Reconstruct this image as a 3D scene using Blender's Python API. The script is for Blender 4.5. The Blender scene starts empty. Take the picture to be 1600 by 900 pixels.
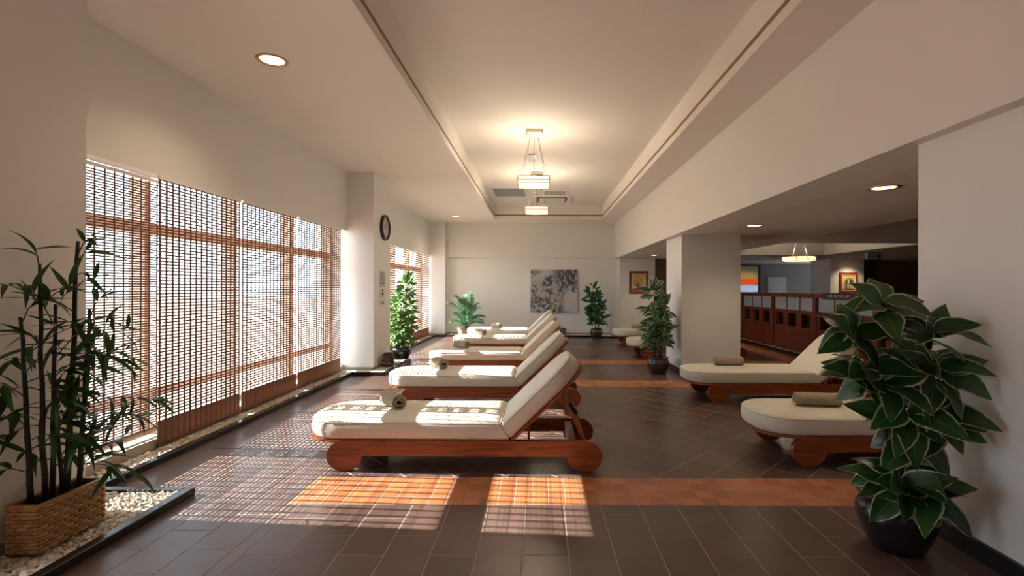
import bpy, math, random
from mathutils import Vector, Matrix, noise as mnoise
random.seed(7)
R = math.radians
S = bpy.context.scene
COL = S.collection

# ------------------------------------------------------------------ camera
CAM_H = 1.30
cd = bpy.data.cameras.new('camera')
cd.sensor_width = 36.0
cd.lens = 17.0
cd.shift_x = -44.0 / 1600.0
cd.clip_start = 0.05
cd.clip_end = 500
cam = bpy.data.objects.new('camera', cd)
cam.location = (0, 0, CAM_H)
cam.rotation_euler = (R(90), R(-0.2), 0)
COL.objects.link(cam)
S.camera = cam

# ------------------------------------------------------------------ world, sun, exposure
W = bpy.data.worlds.new('daylight')
S.world = W
W.use_nodes = True
bg = W.node_tree.nodes['Background']
bg.inputs['Color'].default_value = (0.76, 0.88, 1.0, 1)
bg.inputs['Strength'].default_value = 6.5

sd = bpy.data.lights.new('sun', 'SUN')
sd.energy = 62.0
sd.angle = R(0.42)
sd.color = (1.0, 0.93, 0.84)
sun = bpy.data.objects.new('sun', sd)
sun_dir = Vector((1.0, -0.069, -0.63)).normalized()
sun.rotation_euler = sun_dir.to_track_quat('-Z', 'Y').to_euler()
sun.location = (-8, 4, 6)
COL.objects.link(sun)

vs = S.view_settings
vs.view_transform = 'Standard'
vs.look = 'None'
vs.exposure = 0.3
vs.gamma = 1.0
vs.use_curve_mapping = False
S.cycles.max_bounces = 10
S.cycles.diffuse_bounces = 6
S.cycles.transparent_max_bounces = 16
S.cycles.use_denoising = True
S.cycles.sample_clamp_indirect = 8.0
S.cycles.caustics_reflective = False
S.cycles.caustics_refractive = False


# ------------------------------------------------------------------ materials
def _new(name):
    m = bpy.data.materials.new(name)
    m.use_nodes = True
    nt = m.node_tree
    return m, nt, nt.nodes['Principled BSDF']


def _n(nt, t, **kw):
    n = nt.nodes.new(t)
    for k, v in kw.items():
        setattr(n, k, v)
    return n


def surf(name, col, rough=0.6, var=0.12, scale=6.0, bump=0.0, bscale=60.0, metal=0.0, coat=0.0, spec=0.5, attr=None, avar=0.25, objvar=0.0, stretch=None):
    """plain surface with noise mottling; attr = float attribute that varies the tone piece by piece"""
    m, nt, b = _new(name)
    tc = _n(nt, 'ShaderNodeTexCoord')
    mp = _n(nt, 'ShaderNodeMapping')
    if stretch:
        mp.inputs['Scale'].default_value = stretch
    nt.links.new(tc.outputs['Object'], mp.inputs['Vector'])
    nz = _n(nt, 'ShaderNodeTexNoise')
    nz.inputs['Scale'].default_value = scale
    nz.inputs['Detail'].default_value = 5
    nt.links.new(mp.outputs['Vector'], nz.inputs['Vector'])
    mx = _n(nt, 'ShaderNodeMix', data_type='RGBA')
    lo = tuple(c * (1 - var) for c in col) + (1,)
    hi = tuple(min(1, c * (1 + var)) for c in col) + (1,)
    mx.inputs['A'].default_value = lo
    mx.inputs['B'].default_value = hi
    nt.links.new(nz.outputs['Fac'], mx.inputs['Factor'])
    out = mx.outputs['Result']
    src = None
    if attr:
        a = _n(nt, 'ShaderNodeAttribute', attribute_name=attr)
        src = a.outputs['Fac']
    elif objvar > 0:
        oi = _n(nt, 'ShaderNodeObjectInfo')
        src = oi.outputs['Random']
        avar = objvar
    if src is not None:
        mr = _n(nt, 'ShaderNodeMapRange')
        mr.inputs['To Min'].default_value = 1 - avar
        mr.inputs['To Max'].default_value = 1 + avar
        nt.links.new(src, mr.inputs['Value'])
        mu = _n(nt, 'ShaderNodeMix', data_type='RGBA', blend_type='MULTIPLY')
        mu.inputs['Factor'].default_value = 1
        nt.links.new(out, mu.inputs['A'])
        cmb = _n(nt, 'ShaderNodeCombineColor')
        for k in range(3):
            nt.links.new(mr.outputs['Result'], cmb.inputs[k])
        nt.links.new(cmb.outputs['Color'], mu.inputs['B'])
        out = mu.outputs['Result']
    nt.links.new(out, b.inputs['Base Color'])
    b.inputs['Roughness'].default_value = rough
    b.inputs['Metallic'].default_value = metal
    b.inputs['Specular IOR Level'].default_value = spec
    if coat:
        b.inputs['Coat Weight'].default_value = coat
        b.inputs['Coat Roughness'].default_value = 0.15
    if bump:
        n2 = _n(nt, 'ShaderNodeTexNoise')
        n2.inputs['Scale'].default_value = bscale
        n2.inputs['Detail'].default_value = 3
        nt.links.new(mp.outputs['Vector'], n2.inputs['Vector'])
        bp = _n(nt, 'ShaderNodeBump')
        bp.inputs['Strength'].default_value = bump
        bp.inputs['Distance'].default_value = 0.01
        nt.links.new(n2.outputs['Fac'], bp.inputs['Height'])
        nt.links.new(bp.outputs['Normal'], b.inputs['Normal'])
    return m


def wood(name, dark, light, rough=0.35, axis=0, coat=0.3, scale=3.0):
    m, nt, b = _new(name)
    tc = _n(nt, 'ShaderNodeTexCoord')
    mp = _n(nt, 'ShaderNodeMapping')
    sc = [14.0, 14.0, 14.0]
    sc[axis] = 1.2
    mp.inputs['Scale'].default_value = sc
    nt.links.new(tc.outputs['Object'], mp.inputs['Vector'])
    nz = _n(nt, 'ShaderNodeTexNoise')
    nz.inputs['Scale'].default_value = scale
    nz.inputs['Detail'].default_value = 6
    nz.inputs['Distortion'].default_value = 0.8
    nt.links.new(mp.outputs['Vector'], nz.inputs['Vector'])
    cr = _n(nt, 'ShaderNodeValToRGB')
    cr.color_ramp.elements[0].position = 0.3
    cr.color_ramp.elements[0].color = dark + (1,)
    cr.color_ramp.elements[1].position = 0.72
    cr.color_ramp.elements[1].color = light + (1,)
    nt.links.new(nz.outputs['Fac'], cr.inputs['Fac'])
    nt.links.new(cr.outputs['Color'], b.inputs['Base Color'])
    b.inputs['Roughness'].default_value = rough
    b.inputs['Coat Weight'].default_value = coat
    b.inputs['Coat Roughness'].default_value = 0.2
    return m


def emit(name, col, strength, base=(0.8, 0.75, 0.6)):
    m, nt, b = _new(name)
    tc = _n(nt, 'ShaderNodeTexCoord')
    nz = _n(nt, 'ShaderNodeTexNoise')
    nz.inputs['Scale'].default_value = 5
    nt.links.new(tc.outputs['Object'], nz.inputs['Vector'])
    mx = _n(nt, 'ShaderNodeMix', data_type='RGBA')
    mx.inputs['A'].default_value = tuple(c * 0.9 for c in col) + (1,)
    mx.inputs['B'].default_value = tuple(col) + (1,)
    nt.links.new(nz.outputs['Fac'], mx.inputs['Factor'])
    nt.links.new(mx.outputs['Result'], b.inputs['Emission Color'])
    b.inputs['Base Color'].default_value = tuple(base) + (1,)
    b.inputs['Emission Strength'].default_value = strength
    return m


def leafy(name, c_in, c_out, margin=0.72, cream=(0.62, 0.62, 0.40), soft=0.08, rough=0.35, trans=0.25):
    """green leaf; c_in/c_out tone noise; pale margin beyond |u| > margin (cream None = no margin)"""
    m, nt, b = _new(name)
    uv = _n(nt, 'ShaderNodeUVMap')
    sp = _n(nt, 'ShaderNodeSeparateXYZ')
    nt.links.new(uv.outputs['UV'], sp.inputs['Vector'])
    oi = _n(nt, 'ShaderNodeObjectInfo')
    tc = _n(nt, 'ShaderNodeTexCoord')
    nz = _n(nt, 'ShaderNodeTexNoise')
    nz.inputs['Scale'].default_value = 18
    nt.links.new(tc.outputs['Object'], nz.inputs['Vector'])
    ad = _n(nt, 'ShaderNodeMath', operation='ADD')
    nt.links.new(oi.outputs['Random'], ad.inputs[0])
    nt.links.new(nz.outputs['Fac'], ad.inputs[1])
    hf = _n(nt, 'ShaderNodeMath', operation='MULTIPLY')
    hf.inputs[1].default_value = 0.5
    nt.links.new(ad.outputs[0], hf.inputs[0])
    mx = _n(nt, 'ShaderNodeMix', data_type='RGBA')
    mx.inputs['A'].default_value = tuple(c_in) + (1,)
    mx.inputs['B'].default_value = tuple(c_out) + (1,)
    nt.links.new(hf.outputs[0], mx.inputs['Factor'])
    out = mx.outputs['Result']
    # lighter midrib
    a1 = _n(nt, 'ShaderNodeMath', operation='SUBTRACT')
    nt.links.new(sp.outputs['X'], a1.inputs[0])
    a1.inputs[1].default_value = 0.5
    a2 = _n(nt, 'ShaderNodeMath', operation='ABSOLUTE')
    nt.links.new(a1.outputs[0], a2.inputs[0])
    a3 = _n(nt, 'ShaderNodeMath', operation='MULTIPLY')
    a3.inputs[1].default_value = 2.0
    nt.links.new(a2.outputs[0], a3.inputs[0])
    mr = _n(nt, 'ShaderNodeMapRange', interpolation_type='SMOOTHSTEP')
    mr.inputs['From Min'].default_value = 0.0
    mr.inputs['From Max'].default_value = 0.09
    mr.inputs['To Min'].default_value = 0.45
    mr.inputs['To Max'].default_value = 0.0
    nt.links.new(a3.outputs[0], mr.inputs['Value'])
    m2 = _n(nt, 'ShaderNodeMix', data_type='RGBA')
    m2.inputs['B'].default_value = (c_out[0] * 2.2 + 0.03, c_out[1] * 1.8 + 0.03, c_out[2] * 2 + 0.01, 1)
    nt.links.new(mr.outputs['Result'], m2.inputs['Factor'])
    nt.links.new(out, m2.inputs['A'])
    out = m2.outputs['Result']
    if cream:
        ns = _n(nt, 'ShaderNodeTexNoise')
        ns.inputs['Scale'].default_value = 40
        nt.links.new(tc.outputs['Object'], ns.inputs['Vector'])
        mm = _n(nt, 'ShaderNodeMath', operation='MULTIPLY_ADD')
        nt.links.new(ns.outputs['Fac'], mm.inputs[0])
        mm.inputs[1].default_value = 0.30
        nt.links.new(a3.outputs[0], mm.inputs[2])
        m3r = _n(nt, 'ShaderNodeMapRange', interpolation_type='SMOOTHSTEP')
        m3r.inputs['From Min'].default_value = margin + 0.15 - soft
        m3r.inputs['From Max'].default_value = margin + 0.15 + soft
        nt.links.new(mm.outputs[0], m3r.inputs['Value'])
        m3 = _n(nt, 'ShaderNodeMix', data_type='RGBA')
        m3.inputs['B'].default_value = tuple(cream) + (1,)
        nt.links.new(m3r.outputs['Result'], m3.inputs['Factor'])
        nt.links.new(out, m3.inputs['A'])
        out = m3.outputs['Result']
    nt.links.new(out, b.inputs['Base Color'])
    b.inputs['Roughness'].default_value = rough
    tr = _n(nt, 'ShaderNodeBsdfTranslucent')
    nt.links.new(out, tr.inputs['Color'])
    ms = _n(nt, 'ShaderNodeMixShader')
    ms.inputs['Fac'].default_value = trans
    nt.links.new(b.outputs['BSDF'], ms.inputs[1])
    nt.links.new(tr.outputs['BSDF'], ms.inputs[2])
    nt.links.new(ms.outputs['Shader'], nt.nodes['Material Output'].inputs['Surface'])
    return m


def translucent(name, col, fac=0.45, rough=0.6):
    m = surf(name, col, rough, 0.25, 9, stretch=(1, 1, 30))
    nt = m.node_tree
    b = nt.nodes['Principled BSDF']
    tr = _n(nt, 'ShaderNodeBsdfTranslucent')
    tr.inputs['Color'].default_value = tuple(min(1, c * 1.5) for c in col) + (1,)
    ms = _n(nt, 'ShaderNodeMixShader')
    ms.inputs['Fac'].default_value = fac
    nt.links.new(b.outputs['BSDF'], ms.inputs[1])
    nt.links.new(tr.outputs['BSDF'], ms.inputs[2])
    nt.links.new(ms.outputs['Shader'], nt.nodes['Material Output'].inputs['Surface'])
    return m


def glass(name, tint=(0.95, 0.98, 0.98), gloss=0.06):
    m = bpy.data.materials.new(name)
    m.use_nodes = True
    nt = m.node_tree
    nt.nodes.remove(nt.nodes['Principled BSDF'])
    t = _n(nt, 'ShaderNodeBsdfTransparent')
    t.inputs['Color'].default_value = tuple(tint) + (1,)
    g = _n(nt, 'ShaderNodeBsdfGlossy')
    g.inputs['Roughness'].default_value = 0.02
    ms = _n(nt, 'ShaderNodeMixShader')
    ms.inputs['Fac'].default_value = gloss
    nt.links.new(t.outputs[0], ms.inputs[1])
    nt.links.new(g.outputs[0], ms.inputs[2])
    nt.links.new(ms.outputs[0], nt.nodes['Material Output'].inputs['Surface'])
    return m


M = {}
M['wall'] = surf('wall_paint', (0.73, 0.725, 0.705), 0.75, 0.03, 2.0, 0.05, 90)
M['ceil'] = surf('ceiling_paint', (0.77, 0.735, 0.69), 0.8, 0.03, 1.5)
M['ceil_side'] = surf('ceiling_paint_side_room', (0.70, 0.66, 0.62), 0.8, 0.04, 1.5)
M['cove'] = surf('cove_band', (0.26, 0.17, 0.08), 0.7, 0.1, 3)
M['greywall'] = surf('grey_blue_wall', (0.21, 0.215, 0.23), 0.8, 0.05, 2)
M['brownwall'] = surf('brown_wall', (0.19, 0.12, 0.075), 0.7, 0.15, 2)
M['grout'] = surf('grout', (0.33, 0.27, 0.23), 0.8, 0.2, 8)
M['tile'] = surf('brown_floor_tile', (0.108, 0.064, 0.053), 0.30, 0.28, 5.0, 0.06, 30, attr='tone', avar=0.22, spec=0.45)
M['orange'] = surf('terracotta_tile', (0.42, 0.145, 0.055), 0.45, 0.15, 7.0, 0.05, 40, attr='tone', avar=0.22)
M['kerb'] = surf('black_kerb', (0.014, 0.014, 0.017), 0.24, 0.3, 8, 0.05, 40)
M['ledge'] = surf('stone_ledge', (0.36, 0.31, 0.26), 0.8, 0.12, 9, 0.1, 60)
M['pebble'] = surf('pebble', (0.66, 0.60, 0.50), 0.45, 0.10, 30, attr='tone', avar=0.28)
M['bedbase'] = surf('bed_base', (0.30, 0.26, 0.21), 0.9, 0.3, 60)
M['mahogany'] = wood('mahogany', (0.16, 0.034, 0.009), (0.34, 0.088, 0.024), 0.38, 0, 0.12)
M['mahogany_y'] = wood('mahogany_dark', (0.13, 0.020, 0.006), (0.26, 0.052, 0.016), 0.45, 2, 0.0)
M['frame_wood'] = wood('window_frame_wood', (0.46, 0.33, 0.26), (0.58, 0.44, 0.36), 0.6, 2, 0.0)
M['cream'] = surf('cream_upholstery', (0.66, 0.62, 0.53), 0.5, 0.05, 4, 0.08, 45)
M['piping'] = surf('cushion_piping', (0.58, 0.53, 0.43), 0.55, 0.08, 20)
M['towel'] = surf('beige_towel', (0.40, 0.325, 0.225), 0.95, 0.22, 25, 0.9, 160)
M['slat'] = translucent('bamboo_slat', (0.12, 0.062, 0.040), 0.05)
M['slat1'] = translucent('dark_bamboo_slat', (0.12, 0.075, 0.060), 0.05)
M['tape'] = translucent('blind_tape', (0.17, 0.09, 0.065), 0.15)
M['valance'] = translucent('blind_valance', (0.24, 0.115, 0.065), 0.18)
M['white'] = surf('white_plastic', (0.78, 0.77, 0.74), 0.45, 0.03, 4)
M['grey'] = surf('grey_panel', (0.26, 0.27, 0.26), 0.5, 0.06, 6)
M['chrome'] = surf('brushed_metal', (0.50, 0.44, 0.36), 0.28, 0.08, 12, metal=1.0)
M['brass'] = surf('brass', (0.50, 0.34, 0.12), 0.3, 0.1, 12, metal=1.0)
M['wire'] = surf('steel_wire', (0.28, 0.24, 0.20), 0.4, 0.1, 20, metal=0.6)
M['black'] = surf('black_plastic', (0.012, 0.012, 0.012), 0.4, 0.2, 8)
M['blackpot'] = surf('black_glazed_pot', (0.012, 0.011, 0.012), 0.22, 0.3, 6, coat=0.3)
M['brownpot'] = surf('brown_glazed_pot', (0.050, 0.032, 0.030), 0.28, 0.3, 8, coat=0.4)
M['soil'] = surf('soil', (0.03, 0.02, 0.014), 0.95, 0.4, 40, 0.8, 80)
M['stem'] = surf('dark_stem', (0.040, 0.028, 0.018), 0.7, 0.4, 20, 0.3, 60)
M['cane'] = surf('black_bamboo_cane', (0.012, 0.013, 0.009), 0.55, 0.5, 10)
M['wicker'] = surf('wicker', (0.40, 0.235, 0.095), 0.5, 0.25, 20, 0.3, 120, objvar=0.22)
M['wickerb'] = surf('wicker_base', (0.17, 0.09, 0.035), 0.7, 0.2, 20)
M['basket'] = surf('grey_wicker', (0.36, 0.28, 0.21), 0.6, 0.3, 30, 0.3, 120)
M['lava'] = surf('perforated_stone', (0.045, 0.032, 0.024), 0.8, 0.5, 40, 0.8, 60)
M['lavag'] = surf('grey_stone', (0.09, 0.095, 0.10), 0.8, 0.4, 40, 0.8, 60)
M['glass'] = glass('window_glass')
M['leaf_big'] = leafy('variegated_leaf', (0.010, 0.040, 0.014), (0.030, 0.120, 0.022), 0.86, (0.50, 0.52, 0.32), 0.05)
M['leaf_mid'] = leafy('variegated_leaf_small', (0.020, 0.075, 0.035), (0.050, 0.165, 0.065), 0.74, (0.50, 0.56, 0.36), 0.10)
M['leaf_plain'] = leafy('green_leaf', (0.020, 0.085, 0.045), (0.045, 0.160, 0.070), 0.9, None)
M['leaf_lightgreen'] = leafy('light_green_leaf', (0.030, 0.115, 0.020), (0.085, 0.240, 0.040), 0.80, (0.50, 0.56, 0.30), 0.1)
M['leaf_bamboo'] = leafy('bamboo_leaf', (0.010, 0.034, 0.010), (0.032, 0.100, 0.020), 0.9, None, trans=0.4)
M['leaf_palm'] = leafy('palm_leaf', (0.022, 0.080, 0.040), (0.075, 0.200, 0.085), 0.9, None, trans=0.3)
def lampglass():
    m = emit('lamp_glass', (1.0, 0.80, 0.48), 2.4)
    nt = m.node_tree
    t = _n(nt, 'ShaderNodeBsdfTransparent')
    ms = _n(nt, 'ShaderNodeMixShader')
    ms.inputs['Fac'].default_value = 0.5
    nt.links.new(nt.nodes['Principled BSDF'].outputs[0], ms.inputs[1])
    nt.links.new(t.outputs[0], ms.inputs[2])
    nt.links.new(ms.outputs[0], nt.nodes['Material Output'].inputs['Surface'])
    return m
M['lampglow'] = lampglass()
M['downglow'] = emit('downlight_glass', (1.0, 0.72, 0.36), 6.0)
M['flame'] = emit('lamp_flame', (1.0, 0.45, 0.12), 3.5)
M['fglass'] = surf('frosted_pane', (0.50, 0.54, 0.56), 0.25, 0.05, 2)
M['green'] = surf('exit_green', (0.010, 0.085, 0.035), 0.5, 0.1, 8)
M['signgrey'] = surf('notice_metal', (0.42, 0.44, 0.46), 0.4, 0.06, 8)
M['signwhite'] = surf('notice_white', (0.62, 0.60, 0.56), 0.5, 0.04, 8)
M['ink'] = surf('printed_ink', (0.05, 0.045, 0.04), 0.6, 0.1, 8)
M['clockface'] = surf('clock_face', (0.50, 0.47, 0.42), 0.4, 0.03, 6)
M['redbase'] = surf('red_lamp_base', (0.20, 0.03, 0.06), 0.4, 0.2, 8)
M['terrace'] = surf('terrace_paving', (0.30, 0.205, 0.16), 0.85, 0.18, 0.6)
M['farwall'] = surf('exterior_render', (0.24, 0.17, 0.135), 0.85, 0.1, 0.4)
M['letters'] = surf('silver_letters', (0.75, 0.75, 0.72), 0.4, 0.05, 9)


# ------------------------------------------------------------------ mesh helpers
class MB:
    def __init__(s):
        s.v = []; s.f = []; s.uv = {}; s.tone = []; s.mi = []

    def _t(s, n0, tone):
        s.tone += [tone] * (len(s.v) - len(s.tone))

    def box(s, x0, x1, y0, y1, z0, z1, tone=0.5):
        n = len(s.v)
        s.v += [(x0, y0, z0), (x1, y0, z0), (x1, y1, z0), (x0, y1, z0), (x0, y0, z1), (x1, y0, z1), (x1, y1, z1), (x0, y1, z1)]
        s.f += [tuple(n + i for i in q) for q in ((0, 3, 2, 1), (4, 5, 6, 7), (0, 1, 5, 4), (1, 2, 6, 5), (2, 3, 7, 6), (3, 0, 4, 7))]
        s._t(n, tone)
        return s

    def bbox(s, x0, x1, y0, y1, z0, z1, b=0.006, tone=0.5):
        """box with chamfered edges (as a stack of three rings on z and chamfered corners)"""
        pts = lambda i: [(x0 + b, y0 + i), (x1 - b, y0 + i), (x1 - i, y0 + b), (x1 - i, y1 - b), (x1 - b, y1 - i), (x0 + b, y1 - i), (x0 + i, y1 - b), (x0 + i, y0 + b)]
        rings = [(z0, b), (z0 + b, 0), (z1 - b, 0), (z1, b)]
        n = len(s.v)
        for z, i in rings:
            if i:
                ring = [(x0 + b, y0 + b), (x1 - b, y0 + b), (x1 - b, y0 + b), (x1 - b, y1 - b), (x1 - b, y1 - b), (x0 + b, y1 - b), (x0 + b, y1 - b), (x0 + b, y0 + b)]
            else:
                ring = pts(0)
            s.v += [(x, y, z) for x, y in ring]
        for k in range(3):
            for j in range(8):
                a = n + k * 8 + j; c = n + k * 8 + (j + 1) % 8
                s.f.append((a, c, c + 8, a + 8))
        s.f.append((n + 7, n + 5, n + 3, n + 1))
        m = n + 24
        s.f.append((m, m + 2, m + 4, m + 6))
        s._t(n, tone)
        return s

    def poly(s, pts, tone=0.5):
        n = len(s.v)
        s.v += [tuple(p) for p in pts]
        s.f.append(tuple(range(n, n + len(pts))))
        s._t(n, tone)
        return s

    def prism(s, pts2, a, b, axis='y', tone=0.5):
        """extrude a 2-D outline; axis y: pts are (x,z); axis z: (x,y); axis x: (y,z)"""
        n = len(s.v); k = len(pts2)
        def P(p, t):
            return (p[0], t, p[1]) if axis == 'y' else ((p[0], p[1], t) if axis == 'z' else (t, p[0], p[1]))
        s.v += [P(p, a) for p in pts2] + [P(p, b) for p in pts2]
        s.f.append(tuple(n + i for i in range(k)))
        s.f.append(tuple(n + k + i for i in reversed(range(k))))
        for i in range(k):
            j = (i + 1) % k
            s.f.append((n + i, n + k + i, n + k + j, n + j))
        s._t(n, tone)
        return s

    def tube(s, path, rad, seg=8, cap=True, tone=0.5):
        path = [Vector(p) for p in path]
        n0 = len(s.v)
        up = Vector((0.31, 0.17, 0.93)).normalized()
        rings = []
        for i, p in enumerate(path):
            d = (path[min(i + 1, len(path) - 1)] - path[max(i - 1, 0)])
            if d.length < 1e-9:
                d = Vector((0, 0, 1))
            d.normalize()
            a = d.cross(up)
            if a.length < 0.05:
                a = d.cross(Vector((1, 0, 0)))
            a.normalize()
            b = d.cross(a)
            r = rad[i] if isinstance(rad, (list, tuple)) else rad
            rings.append(len(s.v))
            for k in range(seg):
                t = 2 * math.pi * k / seg
                q = p + a * (math.cos(t) * r) + b * (math.sin(t) * r)
                s.v.append(tuple(q))
        for i in range(len(path) - 1):
            for k in range(seg):
                k2 = (k + 1) % seg
                s.f.append((rings[i] + k, rings[i] + k2, rings[i + 1] + k2, rings[i + 1] + k))
        if cap:
            s.f.append(tuple(rings[0] + k for k in reversed(range(seg))))
            s.f.append(tuple(rings[-1] + k for k in range(seg)))
        s._t(n0, tone)
        return s

    def lathe(s, prof, seg=28, c=(0, 0), cap0=True, cap1=True, tone=0.5):
        n0 = len(s.v)
        for r, z in prof:
            for k in range(seg):
                t = 2 * math.pi * k / seg
                s.v.append((c[0] + r * math.cos(t), c[1] + r * math.sin(t), z))
        for i in range(len(prof) - 1):
            for k in range(seg):
                k2 = (k + 1) % seg
                s.f.append((n0 + i * seg + k, n0 + i * seg + k2, n0 + (i + 1) * seg + k2, n0 + (i + 1) * seg + k))
        if cap0:
            s.f.append(tuple(n0 + k for k in reversed(range(seg))))
        if cap1:
            m = n0 + (len(prof) - 1) * seg
            s.f.append(tuple(m + k for k in range(seg)))
        s._t(n0, tone)
        return s

    def mesh(s, name, mat, smooth=False):
        me = bpy.data.meshes.new(name)
        me.from_pydata(s.v, [], s.f)
        me.materials.append(mat)
        if len(s.tone) == len(s.v):
            at = me.attributes.new('tone', 'FLOAT', 'POINT')
            at.data.foreach_set('value', s.tone)
        me.validate()
        me.update()
        if smooth:
            me.polygons.foreach_set('use_smooth', [True] * len(me.polygons))
            if smooth == 'auto':
                me.set_sharp_from_angle(angle=R(40))
        return me

    def build(s, name, mat, parent=None, smooth=False, **kw):
        return obj(name, s.mesh(name, mat, smooth), parent, **kw)


def obj(name, me, parent=None, loc=None, rot=None, mat4=None, **tags):
    o = bpy.data.objects.new(name, me)
    COL.objects.link(o)
    if parent is not None:
        o.parent = parent
    if mat4 is not None:
        o.matrix_basis = mat4
    if loc is not None:
        o.location = loc
    if rot is not None:
        o.rotation_euler = rot
    for k, v in tags.items():
        o[k] = v
    return o


def thing(name, label, cat, loc=(0, 0, 0), rz=0.0, group=None):
    o = bpy.data.objects.new(name, None)
    o.empty_display_size = 0.1
    COL.objects.link(o)
    o.location = loc
    o.rotation_euler = (0, 0, rz)
    o['label'] = label
    o['category'] = cat
    if group:
        o['group'] = group
    return o


def struct(name, mb, mat, smooth=False, label=None, parent=None):
    o = mb.build(name, mat, parent, smooth)
    if parent is None:
        o['kind'] = 'structure'
        if label:
            o['label'] = label
    return o


def copy_tree(root, loc, rz=None, label=None):
    r = root.copy(); COL.objects.link(r)
    r.location = loc
    if rz is not None:
        r.rotation_euler = (0, 0, rz)
    if label:
        r['label'] = label
    for ch in root.children:
        c = ch.copy(); COL.objects.link(c); c.parent = r
        for g in ch.children:
            d = g.copy(); COL.objects.link(d); d.parent = c
    return r


def frame_mat(p, d, n):
    d = Vector(d).normalized()
    n = Vector(n)
    x = d.cross(n)
    if x.length < 1e-4:
        x = d.cross(Vector((1, 0, 0.2)))
    x.normalize()
    z = x.cross(d).normalized()
    m = Matrix((x, d, z)).transposed().to_4x4()
    m.translation = Vector(p)
    return m


# ------------------------------------------------------------------ room dimensions
ZC = 3.07            # ceiling
XB = -2.97           # face of the bulkhead above the windows
XP = -2.555          # face of the window-side pilasters
ZH = 2.168           # underside of that bulkhead
XBM = 2.04           # face of the long beam
ZB = 2.112           # underside of the beam and the side-room ceiling
XW = 2.125           # face of the pillars under the beam
YB = 13.30           # back wall
TX0, TX1, TYB = -1.166, 1.598, 12.44   # recessed ceiling tray
Y0 = -3.2

# floor slab (grout)
struct('floor', MB().box(-3.4, 13.2, Y0, 17.0, -0.20, -0.0016), M['grout'], label='tiled floor')
FLOOR = bpy.data.objects['floor']

# window-side wall: bulkhead, pilasters, wall above
mb = MB()
mb.box(-3.10, XB, 2.0, 13.4, ZH, ZC + 0.05)
mb.box(-3.45, -3.10, 2.0, 13.4, 2.34, ZC + 0.05)
for (a, b) in ((1.85, 2.72), (7.42, 8.24), (13.0, 13.4)):
    mb.box(-3.45, XP, a, b, 0.0, ZC + 0.05)
struct('wall_left', mb, M['wall'], label='window-side wall with pilasters and deep bulkhead')
# back wall with its fascia
mb = MB().box(-3.45, 3.1, YB, YB + 0.3, 0, ZC + 0.6)
struct('trim_4', MB().box(-2.56, XBM + 0.02, YB - 0.05, YB + 0.01, 2.135, ZC + 0.05), M['wall'], label='shallow fascia across the back wall')
struct('wall_back', mb, M['wall'], label='pale back wall behind the loungers')
# beam
struct('trim_1', MB().box(XBM, XBM + 0.45, Y0, YB + 0.02, ZB, ZC + 0.6), M['wall'], label='long white beam over the pillars')
# pillars below the beam
mb = MB()
mb.box(XW, 3.0, 1.5, 2.72, 0, ZB + 0.02)
struct('wall_right', mb, M['wall'], label='white pillar beside the large variegated plant')
struct('wall_pillar', MB().box(XW, 3.01, 7.27, 8.14, 0, ZB + 0.02), M['wall'], label='square white pillar in the middle of the room')
struct('wall_pillar_back', MB().box(XW, 3.08, 12.97, YB + 0.02, 0, ZB + 0.02), M['wall'], label='white pillar at the back wall with flower painting')

# ceiling with the tray
mb = MB()
mb.box(-3.45, TX0, Y0, YB + 0.05, ZC, ZC + 0.08)
mb.box(TX1, XBM + 0.05, Y0, YB + 0.05, ZC, ZC + 0.08)
mb.box(TX0 - 0.01, TX1 + 0.01, TYB, YB + 0.05, ZC, ZC + 0.08)
mb.box(-1.50, TX0, Y0, 12.6, ZC + 0.12, 3.45)                         # upper faces, above the brown band
mb.box(TX1, XBM, Y0, 12.6, ZC + 0.12, 3.45)
mb.box(-1.5, XBM, TYB, 12.7, ZC + 0.12, 3.45)
struct('ceiling', mb, M['ceil'], label='pale ceiling with a long recessed tray')
struct('ceiling_tray', MB().box(-1.6, XBM + 0.05, Y0, YB + 0.05, 3.445, 3.54), M['ceil'], label='recessed middle of the ceiling')
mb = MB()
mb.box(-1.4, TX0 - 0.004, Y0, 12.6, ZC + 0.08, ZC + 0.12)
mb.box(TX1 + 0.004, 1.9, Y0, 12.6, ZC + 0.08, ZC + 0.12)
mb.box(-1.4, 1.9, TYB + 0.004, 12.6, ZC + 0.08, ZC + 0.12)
struct('trim_2', mb, M['cove'], label='brown band around the ceiling tray')

# side-room ceiling with its two trays
mb = MB()
def ceil_with_holes(mb, x0, x1, y0, y1, holes, z):
    ys = sorted({y0, y1} | {h[2] for h in holes} | {h[3] for h in holes})
    for a, b in zip(ys[:-1], ys[1:]):
        hs = sorted((h[0], h[1]) for h in holes if h[2] <= a and h[3] >= b)
        x = x0
        for h0, h1 in hs:
            mb.box(x, h0, a, b, z, z + 0.09); x = h1
        mb.box(x, x1, a, b, z, z + 0.09)
HOLES = [(4.3, 6.8, 1.2, 7.4), (4.3, 6.8, 8.56, 11.6)]
ceil_with_holes(mb, XBM + 0.45, 13.2, Y0, 16.6, HOLES, ZB)
mb.box(2.6, 13.2, Y0, 16.6, 2.40, 2.5)
for (a, b, c, d) in HOLES:
    mb.box(a - 0.10, a - 0.02, c, d + 0.10, ZB + 0.09, 2.42)
    mb.box(b + 0.02, b + 0.10, c, d + 0.10, ZB + 0.09, 2.42)
    mb.box(a - 0.10, b + 0.10, d + 0.02, d + 0.10, ZB + 0.09, 2.42)
struct('ceiling_side', mb, M['ceil_side'], label='low ceiling of the side room')
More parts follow.
